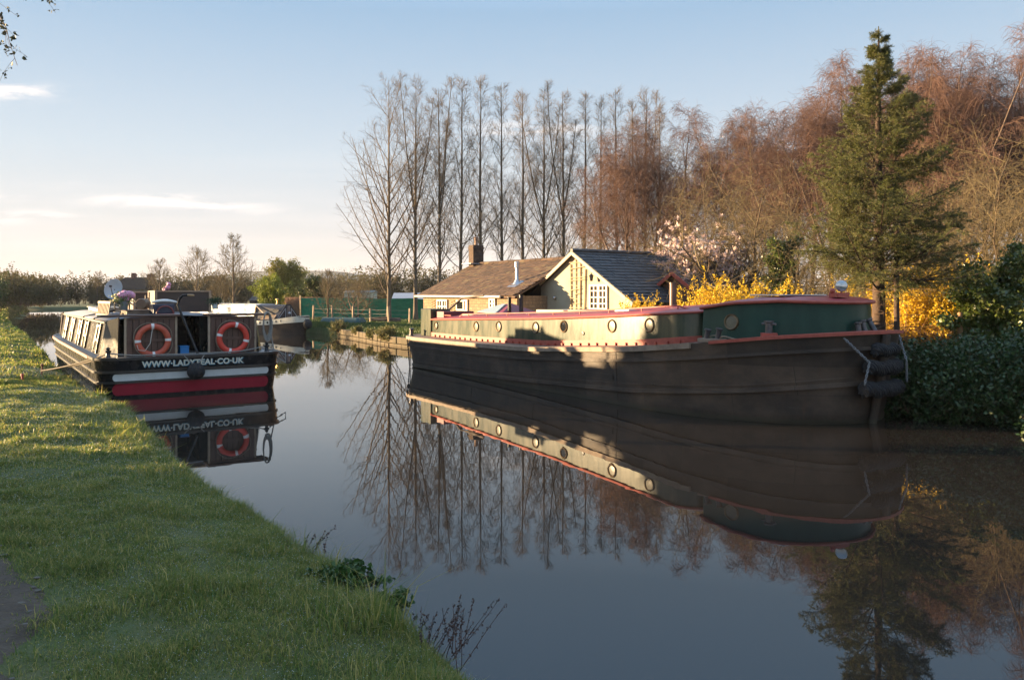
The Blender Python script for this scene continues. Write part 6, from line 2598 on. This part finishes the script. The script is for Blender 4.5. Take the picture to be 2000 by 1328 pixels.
# lattice on the wall either side of the first window
LATT = M('lattice_wood', (.45, .34, .2), (.36, .26, .15), 8, .7)
for px0, px1 in ((841, 850), (879, 889)):
    a, b = hp(px0, 586, -.03), hp(px1, 615, -.03)
    m = MB()
    w, h = b.x - a.x, a.z - b.z
    k_ = 6
    for i in range(k_):
        z0 = a.z - h * i / k_
        m.bar((a.x, -.03, z0), (b.x, -.03, z0 - h / k_ * 1.0), .022, .012)
        m.bar((b.x, -.045, z0), (a.x, -.045, z0 - h / k_ * 1.0), .022, .012)
    m.build('lattice', LATT, house)

# ---- the gable wing
gc, gy, gp = 9.54, 1.5, 3.97 - HO.z
gs, ghw = .575, 3.25
wl = 7.3
lz = lambda x: gp - abs(x - gc) * gs
m = MB()
fr = [(wl, -.4), (gc + ghw - .15, -.4), (gc + ghw - .15, lz(gc + ghw - .15) - .05), (gc, gp - .05), (wl, lz(wl) - .05)]
m.prism(fr, .3, Matrix(((1, 0, 0, 0), (0, 0, -1, gy + .3), (0, 1, 0, 0), (0, 0, 0, 1))))
wx = gc + ghw - .15
m.span((wx - .3, gy + .302, -.4), (wx - .002, 7.4, lz(wx) - .05))
m.build('gable_wall', RENDER, house)
m = MB()
for sgn in (-1, 1):
    a_ = [(gc, gy - .18, gp), (gc + sgn * (ghw + .1), gy - .18, lz(gc + ghw + .1)), (gc + sgn * (ghw + .1), 7.5, lz(gc + ghw + .1)), (gc, 7.5, gp)]
    b_ = [(x, y, z - .06) for x, y, z in a_]
    m.add(a_ + b_, [(0, 1, 2, 3), (7, 6, 5, 4), (0, 1, 5, 4), (1, 2, 6, 5), (2, 3, 7, 6)])
m.build('wing_roof', M('slate_boarding', (.05, .05, .055), (.07, .07, .07), 5, .8), house)
Lw = math.hypot(ghw + .1, (ghw + .1) * gs)
O = Vector((gc + ghw + .14, gy - .2, lz(gc + ghw + .14)))
tiles('slates', O, (0, 1, 0), (-(ghw + .14), 0, (ghw + .14) * gs), 7.7, Lw + .02, 17, .30, lambda x, s_: True, SLATE, 8, .012)
O = Vector((gc - ghw - .14, gy - .2, lz(gc + ghw + .14)))
tiles('slates', O, (0, 1, 0), (ghw + .14, 0, (ghw + .14) * gs), 7.7, Lw + .02, 17, .30, lambda x, s_: s_ > 1.6, SLATE, 9, .012)
m = MB()
for i in range(18):
    m.tube([(gc, gy - .2 + i * .43, gp + .045), (gc, gy - .2 + i * .43 + .41, gp + .045)], .085, 8)
m.build('ridge_tiles', SLATE, house)
# bargeboards
m = MB()
for sgn in (-1, 1):
    xe = gc + sgn * (ghw + .12) if sgn > 0 else gc - 2.05
    A, B_ = Vector((gc, gy - .2, gp - .05)), Vector((xe, gy - .2, lz(xe) - .05))
    m.bar(A + Vector((-sgn * .0, 0, 0)), B_, .035, .12)
m.build('bargeboard', M('cream_bargeboard', (.48, .39, .26), (.38, .31, .21), 6, .65), house)
window(1153, 1188, 556, 606, gy, 4, 4, 'french_window')
# trellis on the gable
m = MB()
a, b = hp(1117, 510, gy), hp(1143, 604, gy)
xs_ = np.linspace(a.x, b.x, 4)
for k_, x in enumerate(xs_):
    m.bar((x, gy - .04, b.z - .1), (x + .03 * (k_ - 1), gy - .04, lz(x) - .35 if k_ in (0, 3) else lz(x) - .25), .045, .03)
rr_ = random.Random(4)
for i in range(11):
    z = b.z + (a.z - b.z) * (i + .4) / 11
    if z < lz(a.x) - .3:
        m.bar((xs_[rr_.choice((0, 0, 1))] - .06, gy - .07, z + rr_.uniform(-.05, .05)), (xs_[rr_.choice((2, 3, 3))] + .06, gy - .07, z + rr_.uniform(-.06, .06)), .04, .025)
m.build('trellis', LATT, house)
# lantern and little lamp
p = hp(1163, 543, gy)
m = MB()
m.tube([(p.x + .12, gy - .01, p.z + .16), (p.x + .1, gy - .14, p.z + .22), (p.x, gy - .2, p.z + .18)], .014, 6)
m.lathe([(.05, -.12), (.075, .05), (.1, .07), (.02, .16)], 8, Matrix.Translation((p.x, gy - .2, p.z)))
m.build('lantern', DARKSTEEL, house)
p = hp(1085, 582, gy)
m = MB()
m.ball((p.x, gy - .06, p.z), .07, 10, 8)
m.lathe([(.05, 0), (.04, .08)], 10, Matrix.Translation((p.x, gy, p.z + .03)) @ Matrix.Rotation(R(90), 4, 'X'))
m.build('wall_lamp', STEEL, house, smooth=True)
# porch with red bargeboards
p = hp(1312, 533, 3.6)
pw, pk = .95, p.z
m = MB()
fr = [(p.x - pw + .1, -.4), (p.x + pw - .1, -.4), (p.x + pw - .1, pk - pw * .62), (p.x, pk - .06), (p.x - pw + .1, pk - pw * .62)]
m.prism(fr, 1.5, Matrix(((1, 0, 0, 0), (0, 0, -1, 5.3), (0, 1, 0, 0), (0, 0, 0, 1))))
m.build('porch', M('porch_brown', (.10, .05, .035), (.15, .08, .05), 6, .7), house)
m = MB()
for sgn in (-1, 1):
    a_ = [(p.x, 3.62, pk), (p.x + sgn * (pw + .05), 3.62, pk - (pw + .05) * .62), (p.x + sgn * (pw + .05), 5.5, pk - (pw + .05) * .62), (p.x, 5.5, pk)]
    b_ = [(x, y, z - .05) for x, y, z in a_]
    m.add(a_ + b_, [(0, 1, 2, 3), (7, 6, 5, 4), (0, 1, 5, 4), (1, 2, 6, 5), (2, 3, 7, 6)])
m.build('porch_roof', SLATE, house)
m = MB()
for sgn in (-1, 1):
    m.bar((p.x, 3.59, pk - .02), (p.x + sgn * (pw + .06), 3.59, pk - .02 - (pw + .06) * .62), .04, .13)
m.build('porch_bargeboard', RUSTRED, house)

# ------------------------------------------------------------------ fences, sheds, far bank
NET = M('green_netting', (.012, .22, .12), (.03, .32, .18), 2.5, .7, trans=.35, stretch=(1, 1, 3))
POSTW = M('pale_fence_post', (.36, .27, .18), (.27, .2, .13), 7, .8)


def fence(name, pts, zt, zb, label, post_every, netmat=None, wires=(), postw=.1, extra=.12, seed=1, cat='fence'):
    rr = random.Random(seed)
    x0, y0 = pts[0]
    root_ = empty(name, (x0, y0, float(ground_z(x0, y0))))
    base = root_.location.copy()
    if netmat:
        m_ = MB()
        prev = []
        for (ax, ay), (bx, by) in zip(pts, pts[1:]):
            n_ = max(2, int(math.hypot(bx - ax, by - ay) / .5))
            for i in range(n_ + (1 if (bx, by) == pts[-1] else 0)):
                f = i / n_
                x, y = ax + (bx - ax) * f, ay + (by - ay) * f
                g_ = float(ground_z(x, y))
                prev.append(((x, y + rr.uniform(-.04, .04), g_ + zb), (x, y + rr.uniform(-.05, .05), g_ + zt + rr.uniform(-.07, .03))))
        rings_ = [[tuple(Vector(a_) - base), tuple(Vector(b_) - base)] for a_, b_ in prev]
        m_.loft(rings_, closed=False)
        o_ = m_.build('netting', netmat, root_)
        o_.modifiers.new('thickness', 'SOLIDIFY').thickness = .01
    tops = []
    for (ax, ay), (bx, by) in zip(pts, pts[1:]):
        n_ = max(1, int(math.hypot(bx - ax, by - ay) / post_every))
        for i in range(n_ + 1):
            f = i / n_
            x, y = ax + (bx - ax) * f, ay + (by - ay) * f
            g_ = float(ground_z(x, y))
            h_ = zt + extra + rr.uniform(-.15, .1)
            m_ = MB()
            m_.box((0, 0, h_ / 2 - .15), (postw, postw, h_ + .3), taper=(.92, .92))
            o_ = m_.build('post', POSTW, root_)
            o_.location = Vector((x, y - .09, g_)) - base
            o_.rotation_euler = (rr.uniform(-.04, .04), rr.uniform(-.05, .05), rr.uniform(0, 1))
            tops.append(Vector((x, y - .09, g_)) - base)
    if wires:
        m_ = MB()
        for w in wires:
            for a_, b_ in zip(tops, tops[1:]):
                m_.tube([a_ + Vector((0, 0, w)), (a_ + b_) / 2 + Vector((0, 0, w - .03)), b_ + Vector((0, 0, w))], .007, 4)
        m_.build('wire', M('fence_wire', (.3, .28, .25), None, rough=.6), root_)
    return tag(root_, label, cat)


gpt = lambda px, Y: ((px - HX) / F * Y, Y)
fence('fence', [gpt(588, 64.5), gpt(700, 64), gpt(850, 64)], 1.75, .05, 'long bright green netting fence beyond the poplars', 3.2, NET, (), .09, .1, 3)
fence('fence', [gpt(612, 58), gpt(690, 55), gpt(760, 52), gpt(800, 52)], 1.0, .0, 'post and wire fence with pale stakes in front of the green netting', 1.7, None, (.35, .65, .92), .11, .15, 5)
# stone edging of the far bank
m = MB()
rr_ = random.Random(12)
y = 33.0
while y < 43.5:
    L_ = rr_.uniform(.45, .9)
    x0, x1 = float(XR(y)), float(XR(y + L_ * .8))
    d_ = Vector((x1 - x0, L_ * .8, 0))
    n__ = Vector((-d_.y, d_.x, 0)).normalized()
    for row, (zb__, zh) in enumerate(((-.25, .36), (.12, .30))):
        c_ = Vector((x0, y, 0)) + d_ / 2 - n__ * .02 + n__ * rr_.uniform(-.02, .03)
        m.box((c_.x, c_.y, zb__ + zh / 2), (d_.length - .02, .3, zh - .015), rz=math.atan2(d_.y, d_.x))
    y += L_ * .8
tag(m.build('canal_wall', M('bank_stone', (.115, .085, .05), (.075, .06, .032), 2.5, .9, .6, 9, c3=(.12, .11, .05)), bevel=.025), 'low stone wall edging the far bank by the barge stern', 'wall')
# plants on the wall by the barge stern
for i, (Y, s, lab) in enumerate(((36.3, .42, 'weedy plant growing on the stone edging at the barge stern'), (41, .3, 'small weed on the stone edging left of the barge'), (38.4, .26, 'weed hanging over the middle of the stone edging'), (43.8, .45, 'dark weeds where the stone edging ends by the far boat'))):
    x = float(XR(Y)) - .05
    o = bush('weed', (x, Y, .25), (s, s, s * 1.2), 600 + i, 20, M('weed_leaves_%s' % 'pale', (.12, .13, .03), (.22, .19, .06), island=True, rough=.6, trans=.25), .06, 12, STEMBROWN, arch=-.3)
    tag(o, lab, 'plant')
# things lying on the far lawn
q = at(668, 622, 52)
root = empty('dinghy', (q.x, q.y, float(ground_z(q.x, q.y))), R(165))
pl = plan(-1.6, 1.6, .62, .3, 1.4, 2, 1.8, yf=.4)
m = MB()
m.loft([ring(pl, .02), ring([(x * .97, y * .9) for x, y in pl], .22), ring([(x * .9, y * .6) for x, y in pl], .4)], cap1=True)
m.build('hull', M('blue_green_tarp', (.03, .07, .07), (.05, .10, .09), 4, .6), root, smooth=True)
tag(root, 'dark upturned dinghy lying on the far lawn', 'dinghy')
m = MB()
q = at(735, 618, 54)
for i in range(9):
    rr_ = random.Random(i)
    a = Vector((rr_.uniform(-.9, .7), rr_.uniform(-.3, .3), .1 + .12 * (i // 3)))
    m.tube([a, a + Vector((rr_.uniform(.9, 1.7), rr_.uniform(-.3, .3), rr_.uniform(-.05, .15)))], .07, 8)
tag(m.build('log_pile', M('old_timber', (.13, .09, .06), (.08, .055, .04), 5, .9), loc=(q.x, q.y, float(ground_z(q.x, q.y)))), 'heap of old timbers at the foot of the widest poplar', 'log pile')
# wooden post on the right bank
q = at(1875, 680, 17.3)
g_ = float(ground_z(q.x, q.y))
m = MB()
m.lathe([(.055, -.3), (.052, 1.0), (.05, CAMZ - (610 - HY) / F * 17.3 - g_ - .02), (.03, CAMZ - (610 - HY) / F * 17.3 - g_)], 12)
tag(m.build('wooden_post', M('orange_post', (.36, .2, .1), (.27, .14, .07), 6, .8, stretch=(1, 1, .2)), smooth=True, loc=(q.x, q.y, g_)), 'upright round wooden post between the brambles and the ivy', 'post')


def shed(name, px0, px1, ptop, peave, Y, dep, wallmat, roofmat, label, cat='shed', zbase=None):
    a, b = at(px0, ptop, Y), at(px1, peave, Y)
    g0 = float(ground_z(a.x, Y)) - .1
    root_ = empty(name, ((a.x + b.x) / 2, Y, g0))
    w, he, ht = b.x - a.x, b.z - g0, a.z - g0
    m_ = MB()
    m_.box((0, dep / 2, he / 2), (w, dep, he))
    m_.build('wall', wallmat, root_)
    m_ = MB()
    o_ = .12
    m_.add([(-w / 2 - o_, -o_, he - .02), (w / 2 + o_, -o_, he - .02), (w / 2 + o_, dep + o_, he - .02), (-w / 2 - o_, dep + o_, he - .02), (-w / 2 - o_, dep / 2, ht), (w / 2 + o_, dep / 2, ht)],
           [(0, 1, 5, 4), (2, 3, 4, 5), (0, 4, 3), (1, 2, 5), (3, 2, 1, 0)])
    m_.build('roof', roofmat, root_)
    return tag(root_, label, cat)


shed('shed', 672, 728, 567, 571, 92, 3, M('pale_green_boards', (.40, .46, .40), (.33, .4, .35), 4, .7), M('shed_felt', (.2, .22, .2), None, rough=.8), 'pale green shed behind the scrub beyond the green netting')
shed('shed', 766, 830, 572, 586, 84, 4, M('cream_blocks', (.58, .46, .38), (.5, .4, .33), 4, .8), M('white_roof_sheet', (.55, .52, .5), (.48, .45, .44), 4, .5), 'white roofed shed seen between the first two poplars')
shed('shed', 488, 506, 577, 587, 74, 2.5, M('black_boards', (.04, .032, .028), (.06, .05, .04), 4, .8), M('dark_felt', (.05, .045, .045), None, rough=.8), 'small black shed left of the bright green bush tree')
# distant house behind the satellite dish
Y = 128
a, b = at(212, 541, Y), at(284, 566, Y)
root = empty('far_house', ((a.x + b.x) / 2, Y, 0))
tag(root, 'distant house with dark hipped roof and two chimneys behind the dish', 'house')
w = b.x - a.x
m = MB()
m.box((0, 3, 1.65), (w * .92, 6, 3.3))
m.build('wall', M('far_render', (.34, .27, .2), (.28, .22, .17), 3, .85), root)
m = MB()
hz = 3.28
m.add([(-w / 2, -.3, hz), (w / 2, -.3, hz), (w / 2, 6.3, hz), (-w / 2, 6.3, hz), (-w / 2 + 1.2, 3, a.z), (w / 2 - .3, 3, a.z)], [(0, 1, 5, 4), (2, 3, 4, 5), (0, 4, 3), (1, 2, 5), (3, 2, 1, 0)])
rf = m.build('roof', M('far_slate', (.04, .032, .028), (.055, .045, .038), 3, .95, spec=.1), root)
for dx, wd, h in ((-.3, .6, 5.9), (w / 2 - .5, 1.0, 5.75)):
    m = MB()
    m.box((dx, 3, h - .9), (wd, .8, 1.8))
    m.box((dx, 3, h + .05), (wd * .8, .5, .18))
    m.build('chimney', M('far_brick', (.16, .07, .05), (.2, .1, .07), 5, .9), rf)
for dx in (-1.5, 1.6):
    m = MB()
    m.box((dx, -.02, 2.2), (1.0, .08, 1.0))
    m.build('window', GLASS, root)

# ------------------------------------------------------------------ morning haze over the whole place
hm = bpy.data.materials.new('morning_haze')
hm.use_nodes = True
nt = hm.node_tree
nt.nodes.clear()
o_ = nd(nt, 'ShaderNodeOutputMaterial')
pv = nd(nt, 'ShaderNodeVolumePrincipled')
pv.inputs['Color'].default_value = (.86, .88, .92, 1)
pv.inputs['Density'].default_value = 0.00017
pv.inputs['Anisotropy'].default_value = 0.0
lk(nt, pv.outputs[0], o_.inputs['Volume'])
m = MB()
m.span((-3050, -60, -4), (3050, 4050, 72))
tag(m.build('haze', hm), 'thin pale morning haze over the far hills', 'haze', kind='stuff')
